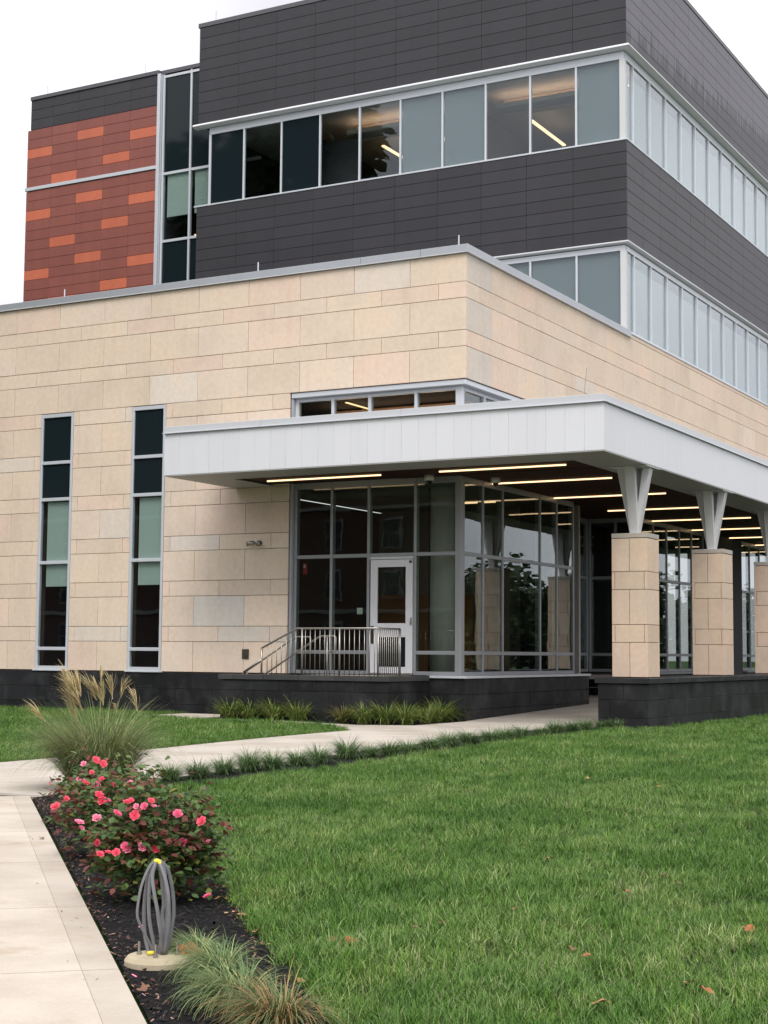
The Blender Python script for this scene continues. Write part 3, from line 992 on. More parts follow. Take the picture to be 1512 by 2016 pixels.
bk = MB(); bk.box(-22.70, -17.07, YW + .031, 34, 9.8, 19.69); bk.box(-22.60, -17.07, YW + .061, 34, 19.69, 20.76); bk.build('wall_core', DARKJOINT, wg)
box('band_ledge', ALU, wg, -22.76, -17.05, YW - .04, YW + .03, 17.49, 17.61, .006)
box('coping', PARA, wg, -22.64, -17.02, YW - .01, YW + .35, 20.765, 20.90, .006)
box('coping', PARA, wg, -17.01, -14.2, YW + .10, YW + .40, 20.765, 20.90, .006)
box('side_trim', ALU, wg, -17.055, -16.93, YW - .03, YW + .12, 10.0, 20.76, .006)
for xa in (-16.925, -15.80): box('mullion', ALU, wg, xa, xa + .075, YW + .12, YW + .24, 10, 20.76, .005)
for zc in (20.68, 17.33, 15.02): box('transom', ALU, wg, -16.849, -15.801, YW + .13, YW + .23, zc - .045, zc + .045, .004); box('transom', ALU, wg, -15.724, -13.0, YW + .13, YW + .23, zc - .045, zc + .045, .004)
for (za, zb, mt) in ((17.376, 20.634, SPANDREL), (15.066, 17.284, GLASS2), (10.1, 14.974, SPANDREL)):
    for (xa, xb) in ((-16.848, -15.802), (-15.723, -13.9)):
        box('pane', mt, wg, xa, xb, YW + .17, YW + .18, za, zb, 0)
        if mt is GLASS2: box('shade', SHADE, wg, xa + .12, xb - .02, YW + .22, YW + .225, 15.85, 17.28, 0)
box('interior_wall', INDARK, wg, -16.9, -13.9, YW + 2.2, YW + 2.3, 15.0, 17.4, 0)
box('interior_wall', INDARK, wg, -17.0, -16.9, YW + .3, YW + 2.2, 15.0, 17.4, 0)
box('interior_ceiling', INCEIL, wg, -16.9, -14.2, YW + .3, YW + 2.2, 17.35, 17.4, 0)
il = MB(); il.tube([(-16.3, YW + 1.2, 15.45), (-15.75, YW + 1.6, 15.28)], .02, 6); il.build('interior_light', STRIP, wg)

# ------------------------------------------------------------------ entrance canopy
cp = thing('entrance_canopy', 'broad white canopy roof with deep fascia and strip-lit dark wood ceiling', 'canopy', (0, 4, 5.16))
CX0, CX1, CY0, CY1 = -5.86, 4.14, -2.72, 30.0
ZS0, ZS1 = 5.16, 6.06
x = CX0; k = 0
while x < CX1 - .01:
    x2 = min(x + .3845, CX1)
    box('fascia_panel', WHITE, cp, x + .0015, x2 - (.0015 if x2 < CX1 else 0), CY0, CY0 + .03, ZS0 + .012, ZS1, .0025); x = x2
y = CY0 + .031
while y < CY1 - .01:
    y2 = min(y + 1.15, CY1)
    box('fascia_panel', WHITE, cp, CX1 - .03, CX1, y + .0015, y2 - .0015, ZS0 + .012, ZS1, .0025); y = y2
for k in range(3): box('fascia_panel', WHITE, cp, CX0, CX0 + .03, CY0 + .031 + .9 * k, CY0 + .031 + .9 * (k + 1) - (.003 if k < 2 else .02), ZS0 + .012, ZS1, .0025)
# coping upstand and bright drip line
cxs = [CX0 - .02, -3.4, -.1, CX1 + .02]
for i in range(3):
    box('coping', simple('pale_coping', (.55, .565, .59), .4, .1) if i == 0 else bpy.data.materials['pale_coping'], cp, cxs[i] + .003, cxs[i + 1] - .003, CY0 - .02, CY0 + .3, 6.081, 6.215, .005)
    box('drip_edge', ALU, cp, cxs[i] - .02, cxs[i + 1] + .0, CY0 - .055, CY0 + .01, 6.062, 6.080, .004)
PC = bpy.data.materials['pale_coping']
y = CY0 + .301
while y < CY1:
    y2 = min(y + 3.6, CY1); box('coping', PC, cp, CX1 - .28, CX1 + .02, y + .003, y2 - .003, 6.081, 6.215, .005); y = y2
box('drip_edge', ALU, cp, CX1 - .01, CX1 + .055, CY0 - .055, CY1, 6.062, 6.080, .004)
box('coping', PC, cp, CX0 - .02, CX0 + .26, CY0 + .301, -.01, 6.081, 6.215, .005)
bk = MB(); bk.box(CX0 + .031, CX1 - .031, CY0 + .031, -.02, 5.36, 6.06); bk.box(.02, CX1 - .031, -.02, CY1, 5.36, 6.06); bk.build('roof_deck', ROOFM, cp)
# soffit border (mitred metal sheets)
IX0, IX1, IY0 = -4.80, 3.10, -1.63


def sheet(name, pts, z0, z1, mat):
    n = len(pts); v = [(p[0], p[1], z0) for p in pts] + [(p[0], p[1], z1) for p in pts]
    f = [tuple(range(n))[::-1], tuple(range(n, 2 * n))] + [(i, (i + 1) % n, (i + 1) % n + n, i + n) for i in range(n)]
    m_ = MB(); m_.put(v, f); return m_.build(name, mat, cp)


sheet('soffit_panel', [(CX0 + .005, CY0 + .005), (CX1 - .005, CY0 + .005), (IX1, IY0), (IX0, IY0)], 5.15, 5.17, SOFFIT)
sheet('soffit_panel', [(CX0 + .005, CY0 + .013), (IX0 - .003, IY0), (IX0 - .003, -.015), (CX0 + .005, -.015)], 5.15, 5.17, SOFFIT)
sheet('soffit_panel', [(CX1 - .005, CY0 + .013), (CX1 - .005, CY1), (IX1 + .003, CY1), (IX1 + .003, IY0)], 5.15, 5.17, SOFFIT)
y = IY0 + .002
while y < CY1:                                                    # dark wood boards run along x
    y2 = y + .30
    if y2 < -.02: box('ceiling_board', WOOD, cp, IX0 + .001, IX1 - .001, y + .004, y2 - .004, 5.19, 5.23, .003)
    elif y < 0.2: pass
    y = y2
for k in range(70):
    ya = -.02 + .30 * k
    box('ceiling_board', WOOD, cp, -.16 if not (6.6 < ya < 11.2 or 17.2 < ya < 20.9) else -1.7, IX1 - .001, ya + .004, ya + .296, 5.19, 5.23, .003)
box('ceiling_board', WOOD, cp, -4.78, -.165, -.018, .14, 5.205, 5.24, .003)
box('ceiling_back', DARKJOINT, cp, -4.8, 3.1, -1.62, 0, 5.25, 5.3, 0); box('ceiling_back', DARKJOINT, cp, -1.7, 3.1, .01, 30, 5.25, 5.3, 0)
LY = [(-4.46, -1.60, -.82), (-.20, 2.62, -.84)] + [(-.2, 2.62, yy) for yy in (1.73, 5.27, 8.95, 12.4, 15.95, 19.45, 22.95, 26.4)]
for (xa, xb, yy) in LY:
    o = box('light_strip', STRIP, cp, xa, xb, yy - .017, yy + .017, 5.160, 5.188, 0)
# ceiling domes
for (x, y, lb) in ((-.71, -.30, 'white dome camera on canopy ceiling left of the glass corner'), (.36, .73, 'white dome camera on canopy ceiling right of the glass corner')):
    t = thing('dome_camera', lb, 'camera', (x, y, 5.19), 'ceiling cameras')
    m_ = MB(); m_.lathe([(.02, -.125), (.10, -.12), (.105, 0)], (x, y, 5.188), 18); m_.build('housing', INCEIL, t, True)
    m_ = MB(); m_.lathe([(.012, -.19), (.045, -.17), (.065, -.126)], (x, y, 5.188), 14); m_.build('lens_dome', SPANDREL, t, True)

# ------------------------------------------------------------------ stone columns on a granite wall
gw = thing('granite_wall', 'low dark granite wall carrying the stone columns', 'wall', (3.8, 5, 0))
granite_rows_x(gw, 3.25, 4.27, -.78, [-.02, .20, .545, .855], .42 + .5)
granite_rows_y(gw, -.715, 27, 4.27, [-.02, .20, .545, .855], 1.5)
m_ = MB(); m_.box(3.26, 4.20, -.71, 27, -.02, .85); m_.build('wall_core', GJOINT, gw)
y = -.83
for w_ in (.72, 1.9, 1.9, 1.9, 1.9, 1.9, 1.9, 1.9, 1.9, 1.9, 1.9, 1.9, 1.9, 1.9):
    box('coping_stone', GRANITE, gw, 3.20, 4.32, y + .003, y + w_ - .003, .862, .97, .008, (.022, .023, .024)); y += w_
colrows = [(.98, 1.66, 0), (1.66, 2.01, 1), (2.01, 2.70, 0), (2.70, 3.055, 1), (3.055, 3.715, 0)]


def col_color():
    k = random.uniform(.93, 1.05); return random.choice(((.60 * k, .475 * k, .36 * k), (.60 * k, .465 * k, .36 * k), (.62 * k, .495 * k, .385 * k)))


for ci, yc in enumerate((-.30, 4.83, 9.95, 15.1, 20.2)):
    lb = 'square beige stone column with white splayed steel head, %s one from the glass entrance corner' % ORD[ci]
    t = thing('stone_column', lb, 'column', (3.73, yc + .36, .97), 'stone columns under the canopy')
    xa, xb, ya, yb = 3.37, 4.10, yc, yc + .72
    m_ = MB(); m_.box(xa + .05, xb - .05, ya + .05, yb - .05, .975, 3.8); m_.build('core', JOINT, t)
    for (za, zb, k) in colrows:
        g_ = .005
        js = [xa, (xa + xb) / 2, xb] if k == 0 else [xa, xa + .06, xb - .06, xb]
        for i in range(len(js) - 1):
            box('stone_block', STONE, t, js[i] + (g_ if i else 0), js[i + 1] - (g_ if i < len(js) - 2 else 0), ya, ya + .06, za + g_, zb - g_, .004, col_color())
        box('stone_block', STONE, t, xb - .06, xb, ya + .062, yb - .062, za + g_, zb - g_, .004, col_color())
        box('stone_block', STONE, t, xa, xa + .06, ya + .062, yb - .062, za + g_, zb - g_, .004, col_color())
        box('stone_block', STONE, t, xa, xb, yb - .06, yb, za + g_, zb - g_, .004, col_color())
    box('cap_stone', STONE, t, xa - .004, xb + .004, ya - .004, yb + .004, 3.722, 3.815, .006, (.42, .38, .335))
    cx, cy = (xa + xb) / 2, (ya + yb) / 2
    box('base_plate', STRUTM, t, cx - .15, cx + .15, cy - .15, cy + .15, 3.816, 3.832, .004)
    box('head_plate', STRUTM, t, cx - .40, cx + .40, cy - .40, cy + .40, 5.133, 5.148, .004)
    for (dx, dy) in ((-1, 0), (1, 0), (0, -1), (0, 1)):
        # tapered plates leaning outward
        wv = .085; th = .035
        px, py = (abs(dy), abs(dx))                                # in-plane width direction
        bx, by = cx + dx * .045, cy + dy * .045
        tx, ty = cx + dx * .27, cy + dy * .27
        v = []
        for (qx, qy, qz, w2, t2) in ((bx, by, 3.831, .085, .04), (tx, ty, 5.134, .10, .075)):
            for sw_, st_ in ((-1, -1), (1, -1), (1, 1), (-1, 1)):
                v.append((qx + px * w2 * sw_ + dx * t2 * st_, qy + py * w2 * sw_ + dy * t2 * st_, qz))
        m_ = MB(); m_.put(v, [(0, 1, 2, 3), (7, 6, 5, 4), (0, 4, 5, 1), (1, 5, 6, 2), (2, 6, 7, 3), (3, 7, 4, 0)])
        m_.build('strut', STRUTM, t)

# ------------------------------------------------------------------ entry platform, railing
pf = thing('entry_platform', 'dark granite entry landing with stone cap in front of the door', 'platform', (-2.9, -.9, 0))
PX0, PX1, PY = -4.90, -.82, -1.865
granite_rows_x(pf, PX0, PX1, PY, [-.02, .17, .61, .83], .93)
granite_rows_y(pf, PY + .062, -.015, PX1, [-.02, .17, .61, .83], 1.0)
m_ = MB(); m_.box(PX0 + .01, PX1 - .065, PY + .062, PY + .30, -.02, .828); m_.box(-3.3, PX1 - .065, PY + .30, -.02, -.02, .83); m_.build('landing_core', GJOINT, pf)
box('side_block', GRANITE, pf, PX0, PX0 + .06, PY + .065, PY + .3, -.02, .828, .004, granite_color())
cxs = [PX0 - .04, -4.55, -3.79, -2.93, -2.04, -1.2, PX1 + .04]
for i in range(len(cxs) - 1): box('cap_stone', GRANITE, pf, cxs[i] + .003, cxs[i + 1] - .003, PY - .04, PY + .34, .835, .945, .008, (.05 * random.uniform(.8, 1.2),) * 3)
box('cap_stone', GRANITE, pf, PX1 - .30, PX1 + .04, PY + .343, -.10, .835, .945, .008, (.05,) * 3)
box('landing_slab', CONC, pf, -3.3, PX1 - .303, PY + .343, -.02, .835, .94, .005, (.45, .42, .37))
for k in range(5):
    box('step', CONC, pf, -3.3 - .32 * (k + 1) + .002, -3.3 - .32 * k - .002, PY + .345, -.02, -.02, .94 - .157 * (k + 1), .008, (.45, .42, .37))
# guard railing along the front edge
ra = thing('guard_railing', 'brushed steel guard railing with thin pickets on the entry landing', 'railing', (-2.5, -1.75, .95))
RY = -1.74
def rod(parent, pts, r, name, n=8, mat=STEEL):
    m_ = MB(); m_.tube(pts, r, n); return m_.build(name, mat, parent, True)
zt = 1.915
rod(ra, [(-3.94, RY, 1.50), (-3.13, RY, 1.885), (-3.07, RY, zt), (-1.16, RY, zt), (-1.12, RY + .04, zt), (-1.12, -.80, zt)], .021, 'top_rail', 10)
rod(ra, [(-4.40, RY, .99), (-3.94, RY, 1.26)], .018, 'lower_rail')
for (x, z1) in ((-3.94, 1.50), (-2.94, zt), (-2.03, zt), (-1.12, zt)): rod(ra, [(x, RY, .945), (x, RY, z1)], .021, 'post', 8)
rod(ra, [(-1.12, -.80, .945), (-1.12, -.80, zt)], .021, 'post')
x = -3.80
while x < -1.2:
    z1 = zt if x > -3.07 else 1.50 + (x + 3.94) * (.415 / .87)
    z0 = .945
    if min(abs(x - p) for p in (-3.94, -2.94, -2.03, -1.12)) > .06: rod(ra, [(x, RY, z0), (x, RY, z1 - .01)], .0085, 'picket', 6)
    x += .118
y = RY + .09
while y < -.83:
    rod(ra, [(-1.12, y, .945), (-1.12, y, zt - .01)], .0085, 'picket', 6); y += .088
for (yy, dx, lb) in ((-.25, 0, 'steel stair handrail with looped end nearest the stone wall'), (-1.50, 1.38, 'steel stair handrail with looped end behind the guard railing')):
    hr = thing('stair_handrail', lb, 'handrail', (-4.5 + dx, yy, .5), 'stair handrails')
    rod(hr, [(-5.6 + dx, yy, .82), (-4.06 + dx, yy, 1.735), (-3.98 + dx, yy, 1.76), (-3.68 + dx, yy, 1.76), (-3.645 + dx, yy, 1.73), (-3.645 + dx, yy, 1.46), (-3.68 + dx, yy, 1.43), (-3.80 + dx, yy, 1.43)], .019, 'rail', 8)
    rod(hr, [(-5.3 + dx, yy, .2), (-5.3 + dx, yy, .99)], .019, 'post'); rod(hr, [(-3.85 + dx, yy, .7), (-3.85 + dx, yy, 1.75)], .019, 'post')

# ------------------------------------------------------------------ wall fittings
t = thing('wall_floodlight', 'small grey twin-head floodlight mounted on the stone wall', 'light', (-5.22, -.05, 3.87))
m_ = MB(); m_.lathe([(.055, 0), (.055, .03)], (0, 0, 0), 12); m_.v = [(-5.17 + p[0], -.03 + p[2] * 1.0, 3.88 + p[1]) for p in m_.v]; m_.build('base_plate', DARKMETAL, t)
for (dx, lean) in ((-.10, -.08), (.06, .02)):
    m_ = MB(); m_.tube([(-5.20, -.04, 3.88), (-5.20 + dx * .5, -.09, 3.89)], .014, 6); m_.build('arm', STEEL, t)
    m_ = MB(); m_.tube([(-5.20 + dx * .5, -.09, 3.895), (-5.2 + dx, -.12, 3.88), (-5.2 + dx * 1.35 + lean, -.19, 3.85)], [.03, .05, .058], 10); m_.build('lamp_head', STEEL, t, True)
t = thing('wall_outlet', 'bronze outlet cover low on the stone wall beside the stairs', 'outlet', (-5.51, -.02, 1.37))
box('cover', simple('bronze_cover', (.09, .08, .06), .4, .5), t, -5.60, -5.42, -.03, -.002, 1.26, 1.48, .008)
box('latch', DARKMETAL, t, -5.50, -5.46, -.04, -.031, 1.30, 1.34, .004)
for (x, y, z0, hgt, lb) in ((-.28, .2, 10.165, .28, 'thin lightning rod on the stone parapet near its corner'), (-5.47, .2, 10.165, .28, 'thin lightning rod midway along the stone parapet'),
                            (-11.25, .2, 10.165, .26, 'thin lightning rod on the left part of the stone parapet'), (-13.87, 10.2, 21.47, .42, 'thin lightning rod on the dark parapet left end'),
                            (-22.05, 11.6, 20.9, .38, 'thin lightning rod on the left end of the wing roof'), (-17.74, 11.6, 20.9, .38, 'thin lightning rod on the right end of the wing roof')):
    m_ = MB(); m_.tube([(x, y, z0 - .01), (x, y, z0 + hgt)], .016, 6); tag(m_.build('lightning_rod', ALU, None), lb, 'rod', 'lightning rods')
m_ = MB(); m_.tube([(1.0, 3.95, 6.06), (1.0, 4.17, 7.1), (1.0, 4.43, 8.12)], .009, 6); tag(m_.build('lightning_rod', STEEL, None), 'thin leaning rod standing on the canopy roof', 'rod')


# ------------------------------------------------------------------ plants
def blades(base, az, L, e0, bend, w, seg=4, power=1.3, cols=None, tip=.15):
    """arching grass blades; every argument an array of n; returns V, F, C"""
    n = len(L); t = np.linspace(0, 1, seg + 1)
    ang = e0[:, None] - bend[:, None] * (t[None, :] ** power)
    mid = (ang[:, 1:] + ang[:, :-1]) / 2
    ds = (L / seg)[:, None]
    h = np.concatenate([np.zeros((n, 1)), np.cumsum(np.cos(mid) * ds, 1)], 1)
    zz = np.concatenate([np.zeros((n, 1)), np.cumsum(np.sin(mid) * ds, 1)], 1)
    cx, sx = np.cos(az)[:, None], np.sin(az)[:, None]
    P_ = np.stack([base[:, 0:1] + cx * h, base[:, 1:2] + sx * h, base[:, 2:3] + zz], 2)
    tw_ = az + np.pi / 2 + rng.uniform(-.6, .6, n)
    side = np.stack([np.cos(tw_), np.sin(tw_), np.zeros(n)], 1)[:, None, :]
    ww = (w[:, None] * (1 - (1 - tip) * t[None, :] ** 1.6))[:, :, None] / 2
    V = np.stack([P_ - side * ww, P_ + side * ww], 2).reshape(-1, 3)
    k = (seg + 1) * 2
    q = np.array([[2 * i, 2 * i + 1, 2 * i + 3, 2 * i + 2] for i in range(seg)])
    F = (np.arange(n)[:, None, None] * k + q[None]).reshape(-1, 4)
    C_ = None
    if cols is not None:
        C_ = np.repeat(cols, k, axis=0); C_ = np.concatenate([C_, np.ones((len(C_), 1))], 1)
    return V, F, C_


def tint(n, base, var=.25, alt=None, palt=0.):
    c = np.array(base)[None] * rng.uniform(1 - var, 1 + var, (n, 1)) * rng.uniform(.93, 1.07, (n, 3))
    if alt is not None:
        s = rng.random(n) < palt
        c[s] = np.array(alt)[None] * rng.uniform(1 - var, 1 + var, (s.sum(), 1))
    return np.clip(c, 0, 1)


def clump_mesh(name, n, r0, L, e, bend, w, base, alt, palt, seg=5, wind=(0, 0)):
    a = rng.uniform(0, 2 * np.pi, n); r = r0 * np.sqrt(rng.random(n))
    b = np.stack([r * np.cos(a), r * np.sin(a), np.zeros(n)], 1)
    az = a + rng.normal(0, .5, n)
    vx, vy = np.cos(az) + wind[0], np.sin(az) + wind[1]
    az = np.arctan2(vy, vx)
    V, F, C_ = blades(b, az, rng.uniform(L[0], L[1], n), rng.uniform(e[0], e[1], n), rng.uniform(bend[0], bend[1], n), rng.uniform(w[0], w[1], n), seg, 1.3, tint(n, base, .3, alt, palt))
    return quick_mesh(name, V, F, LEAF, C_)


SEDGE = [(4.01, -15.65), (4.1, -15.25), (4.04, -14.67), (4.02, -14.12), (4.07, -13.69), (4.0, -13.01), (4.03, -12.56), (3.85, -11.52), (3.94, -11.08), (4.01, -10.64), (4.07, -10.2), (3.85, -9.08), (3.72, -8.26), (3.61, -7.34), (3.65, -6.61), (3.66, -6.05), (3.68, -5.47), (3.63, -4.5), (3.5, -3.53), (3.46, -2.65), (3.45, -1.94), (3.56, -1.35), (3.77, -1.19)]
sm = [clump_mesh('sedge_blades', 560, .06, (.17, .29), (.75, 1.52), (.8, 2.1), (.0045, .007), (.085, .155, .05), (.22, .31, .14), .25, 5) for k in range(4)]
for i, (x, y) in enumerate(SEDGE):
    o = add('sedge_clump', sm[i % 4], None, (x, y, .005))
    s = random.uniform(1.0, 1.3) * (1.12 if i in (7, 9, 13) else 1)
    o.scale = (s, s, s * random.uniform(.85, 1.1)); o.rotation_euler = (0, 0, random.uniform(0, 6.28))
    tag(o, 'small grey-green sedge clump edging the path, %s from the rose bed end' % ORD[i], 'sedge', 'sedge clumps edging the path')

LIRI = [(-4.46, -2.12), (-4.02, -2.05), (-3.41, -2.08), (-2.81, -2.1), (-1.64, -2.24), (-1.09, -2.37), (-0.71, -2.16), (-0.21, -2.23), (-0.21, -1.37), (-0.29, -0.77), (-0.35, -.3)]
lm_ = [clump_mesh('daylily_blades', 230, .12, (.42, .68), (.8, 1.5), (.8, 2.1), (.014, .022), (.13, .19, .04), (.30, .31, .10), .22, 6) for k in range(3)]
ly = clump_mesh('daylily_blades', 190, .11, (.38, .6), (.8, 1.5), (.8, 2.1), (.014, .022), (.22, .19, .06), (.12, .15, .04), .4, 6)
for i, (x, y) in enumerate(LIRI):
    o = add('grassy_plant', ly if i in (4,) else lm_[i % 3], None, (x, y, .01))
    s = random.uniform(.85, 1.05); o.scale = (s, s, s); o.rotation_euler = (0, 0, random.uniform(0, 6.28))
    tag(o, 'arching strap-leaved plant at the foot of the entry landing, %s from the left' % ORD[i], 'plant', 'strap-leaved plants by the landing')

FRONT = [(10.13, -23.71, .66, 'grey-green sedge clump behind the others beside the concrete lamp base', 0), (10.47, -24.02, .84, 'wide drooping green sedge clump in front of the concrete lamp base', 0),
         (10.84, -24.42, .92, 'large arching green sedge clump near the bottom edge', 0), (11.17, -24.66, .95, 'browning sedge clump nearest the camera', 1)]
for (x, y, s, lb, br) in FRONT:
    me = clump_mesh('sedge_blades', 700, .075, (.18, .34), (.85, 1.5), (1.2, 2.6), (.0042, .0066), (.13, .21, .08), (.38, .42, .18) if not br else (.32, .21, .09), .3 if not br else .55, 7, (-.55, -.4))
    o = add('sedge_clump', me, None, (x, y, .005)); o.scale = (s, s, s)
    tag(o, lb, 'sedge', 'sedge clumps in the front bed')

# tall ornamental grass with plumes
mg = thing('ornamental_grass', 'tall arching ornamental grass with tan feathery plumes beside the sidewalk', 'grass', (4.12, -17.03, .006))
V1 = []
n = 3300
a = rng.uniform(0, 2 * np.pi, n); r = .26 * np.sqrt(rng.random(n))
b = np.stack([r * np.cos(a), r * np.sin(a), np.zeros(n)], 1)
az = np.arctan2(np.sin(a + rng.normal(0, .6, n)) - .12, np.cos(a) - .28)
V_, F_, C_ = blades(b, az, rng.uniform(.5, 1.12, n), rng.uniform(1.05, 1.56, n), rng.uniform(.7, 2.3, n), rng.uniform(.005, .009, n), 7, 1.5, tint(n, (.17, .215, .085), .4, (.36, .36, .17), .3))
add('foliage', quick_mesh('foliage', V_, F_, LEAF, C_), mg, (4.12, -17.03, .006))
PLUME = [(-0.48, -0.26, 1.15, -0.28, -0.15, 0.85), (-0.34, -0.19, 1.15, -0.18, -0.1, 0.82), (-0.24, -0.13, 1.15, -0.11, -0.06, 0.9), (-0.04, -0.02, 1.21, -0.04, -0.02, 1.05), (-0.14, -0.08, 1.09, -0.05, -0.03, 0.87), (0.0, 0.0, 1.12, 0.04, 0.02, 0.87), (0.12, 0.07, 1.1, 0.08, 0.04, 0.9), (0.3, 0.17, 1.0, 0.35, 0.19, 0.79), (-0.55, -0.3, 0.84, -0.38, -0.21, 0.65), (-0.32, -0.18, 1.19, -0.29, -0.16, 1.05), (-0.24, -0.13, 0.87, -0.16, -0.09, 0.64), (0.17, 0.09, 0.84, 0.19, 0.1, 0.76), (-0.42, -0.2, 1.05, -0.24, -0.12, 0.8), (-0.2, -0.05, 1.17, -0.12, -0.03, 0.9), (-0.30, -0.2, 1.02, -0.2, -0.12, 0.76), (0.06, -0.05, 1.08, 0.06, -0.02, 0.84)]
for (tx, ty, tz, bx, by, bz) in PLUME:
    off = Vector((random.uniform(-.1, .1), random.uniform(-.15, .15), random.uniform(-.02, .06)))
    B_ = Vector((bx, by, bz)) + off; T_ = Vector((tx, ty, tz)) + off
    d = (T_ - B_); ln = d.length
    n = 44
    bs = np.array([list(B_ + d * (.45 * (i / n))) for i in range(n)])
    az0 = math.atan2(d.y, d.x); el = math.asin(max(-1, min(1, d.z / ln)))
    azs = az0 + rng.normal(0, .35, n); e0 = el + rng.normal(.12, .18, n)
    V_, F_, C_ = blades(bs, azs, ln * rng.uniform(.5, .95, n), e0, rng.uniform(.3, .9, n), rng.uniform(.007, .012, n), 5, 1.4, tint(n, (.68, .56, .32), .2, (.40, .36, .17), .3), .35)
    # stalk
    root = np.array([[random.uniform(-.08, .08), random.uniform(-.08, .08), 0]])
    sv = B_ - Vector(root[0]); L_ = sv.length
    Vs, Fs, Cs = blades(root, np.array([math.atan2(sv.y, sv.x)]), np.array([L_ * 1.02]), np.array([math.asin(max(-1, min(1, sv.z / L_))) + .06]), np.array([.12]), np.array([.006]), 5, 1.3, np.array([[.30, .30, .13]]), .7)
    V_ = np.concatenate([V_, Vs]); F_ = np.concatenate([F_, Fs + len(V_) - len(Vs)]); C_ = np.concatenate([C_, Cs])
    add('plume', quick_mesh('plume', V_, F_, LEAF, C_), mg, (4.12, -17.03, .006))

# rose bushes
LEAFV = np.array([(0, 0, 0), (.30, -.30, .05), (.62, -.30, .05), (1, 0, -.06), (.62, .30, .05), (.30, .30, .05), (.45, 0, -.02)])
LEAFF = np.array([(0, 1, 6, 5), (1, 2, 3, 6), (6, 3, 4, 5)])


def scatter_leaves(pos, nrm, size, cols, name, mat=LEAF):
    n = len(pos)
    az = np.arctan2(nrm[:, 1], nrm[:, 0]) + rng.normal(0, .9, n); el = rng.uniform(-.7, .6, n); roll = rng.normal(0, .5, n)
    x = np.stack([np.cos(az) * np.cos(el), np.sin(az) * np.cos(el), np.sin(el)], 1)
    upv = np.tile(np.array([[0, 0, 1.]]), (n, 1)); y = np.cross(upv, x); y /= np.linalg.norm(y, axis=1)[:, None]
    zv = np.cross(x, y)
    y2 = y * np.cos(roll)[:, None] + zv * np.sin(roll)[:, None]; z2 = np.cross(x, y2)
    L_ = LEAFV[None] * size[:, None, None]
    V = pos[:, None, :] + L_[:, :, 0:1] * x[:, None, :] + L_[:, :, 1:2] * y2[:, None, :] + L_[:, :, 2:3] * z2[:, None, :]
    F = (np.arange(n)[:, None, None] * 7 + LEAFF[None]).reshape(-1, 4)
    C_ = np.concatenate([np.repeat(cols, 7, 0), np.ones((n * 7, 1))], 1)
    return quick_mesh(name, V.reshape(-1, 3), F, mat, C_)


def flower_mesh(k):
    V, F, C_ = [], [], []
    base = np.array([(.86, .17, .31), (.90, .32, .46), (.84, .13, .20)][k % 3])
    for ring, (npet, rad, el, sz) in enumerate(((7, .010, .25, .026), (6, .006, .75, .022), (4, .003, 1.15, .016))):
        for i in range(npet):
            a_ = 2 * math.pi * (i + .5 * ring) / npet + rng.uniform(-.2, .2); e_ = el + rng.uniform(-.15, .2)
            x = np.array([math.cos(a_) * math.cos(e_), math.sin(a_) * math.cos(e_), math.sin(e_)])
            y = np.array([-math.sin(a_), math.cos(a_), 0]); z = np.cross(x, y)
            o_ = np.array([math.cos(a_), math.sin(a_), 0]) * rad
            sh = [(0, -.15, 0), (.55, -.55, .12), (1, -.35, .05), (1.06, 0, -.02), (1, .35, .05), (.55, .55, .12), (0, .15, 0), (.55, 0, -.08)]
            n0 = len(V)
            for (p, q, s_) in sh: V.append(o_ + (x * p + y * q + z * s_) * sz)
            F += [(n0, n0 + 1, n0 + 7, n0 + 6), (n0 + 1, n0 + 2, n0 + 3, n0 + 7), (n0 + 7, n0 + 3, n0 + 4, n0 + 5), (n0 + 6, n0 + 7, n0 + 5, n0 + 6)][:3]
            F.append((n0 + 6, n0 + 7, n0 + 5, n0 + 5))
            c = base * rng.uniform(.85, 1.2) * (1.0 + .05 * ring)
            C_ += [np.append(np.clip(c, 0, 1), 1)] * 8
    F = [f if f[2] != f[3] else f[:3] for f in F]
    return make_mesh('flower', V, F, PETAL, False, C_)


fm = [flower_mesh(k) for k in range(6)]
BUSH = [((8.94, -22.42), (.37, .37, .62), 3700, 'largest rose bush with pink blooms behind the cable bundle'),
        ((7.62, -21.04), (.43, .42, .54), 3000, 'middle rose bush with pink blooms along the sidewalk'),
        ((6.22, -19.50), (.46, .46, .50), 3100, 'farthest rose bush with pink blooms in front of the tall ornamental grass')]
FLOW = [(2, 6.25, -19.83, 0.51), (2, 6.34, -19.79, 0.54), (2, 6.39, -19.76, 0.51), (2, 6.31, -19.8, 0.44), (2, 6.22, -19.85, 0.39), (2, 6.27, -19.82, 0.36), (2, 6.35, -19.78, 0.35), (2, 6.41, -19.74, 0.34), (2, 6.45, -19.73, 0.34), (2, 6.47, -19.71, 0.34), (2, 6.02, -19.96, 0.35), (1, 7.4, -21.5, 0.37), (1, 7.65, -21.36, 0.45), (1, 7.67, -21.35, 0.41), (1, 7.7, -21.33, 0.41), (0, 8.99, -22.78, 0.58), (0, 9.01, -22.77, 0.59), (0, 9.04, -22.76, 0.56), (0, 9.08, -22.74, 0.56), (0, 9.11, -22.72, 0.59), (0, 9.12, -22.71, 0.56), (0, 8.95, -22.81, 0.52), (0, 9.03, -22.76, 0.51), (0, 8.77, -22.91, 0.47), (0, 8.78, -22.9, 0.44), (0, 8.87, -22.85, 0.3), (0, 8.91, -22.83, 0.31), (0, 8.95, -22.81, 0.31), (0, 8.99, -22.78, 0.34), (0, 9.0, -22.78, 0.32), (0, 9.07, -22.74, 0.34), (0, 9.24, -22.65, 0.52), (0, 9.35, -22.58, 0.48), (0, 9.39, -22.57, 0.08)]
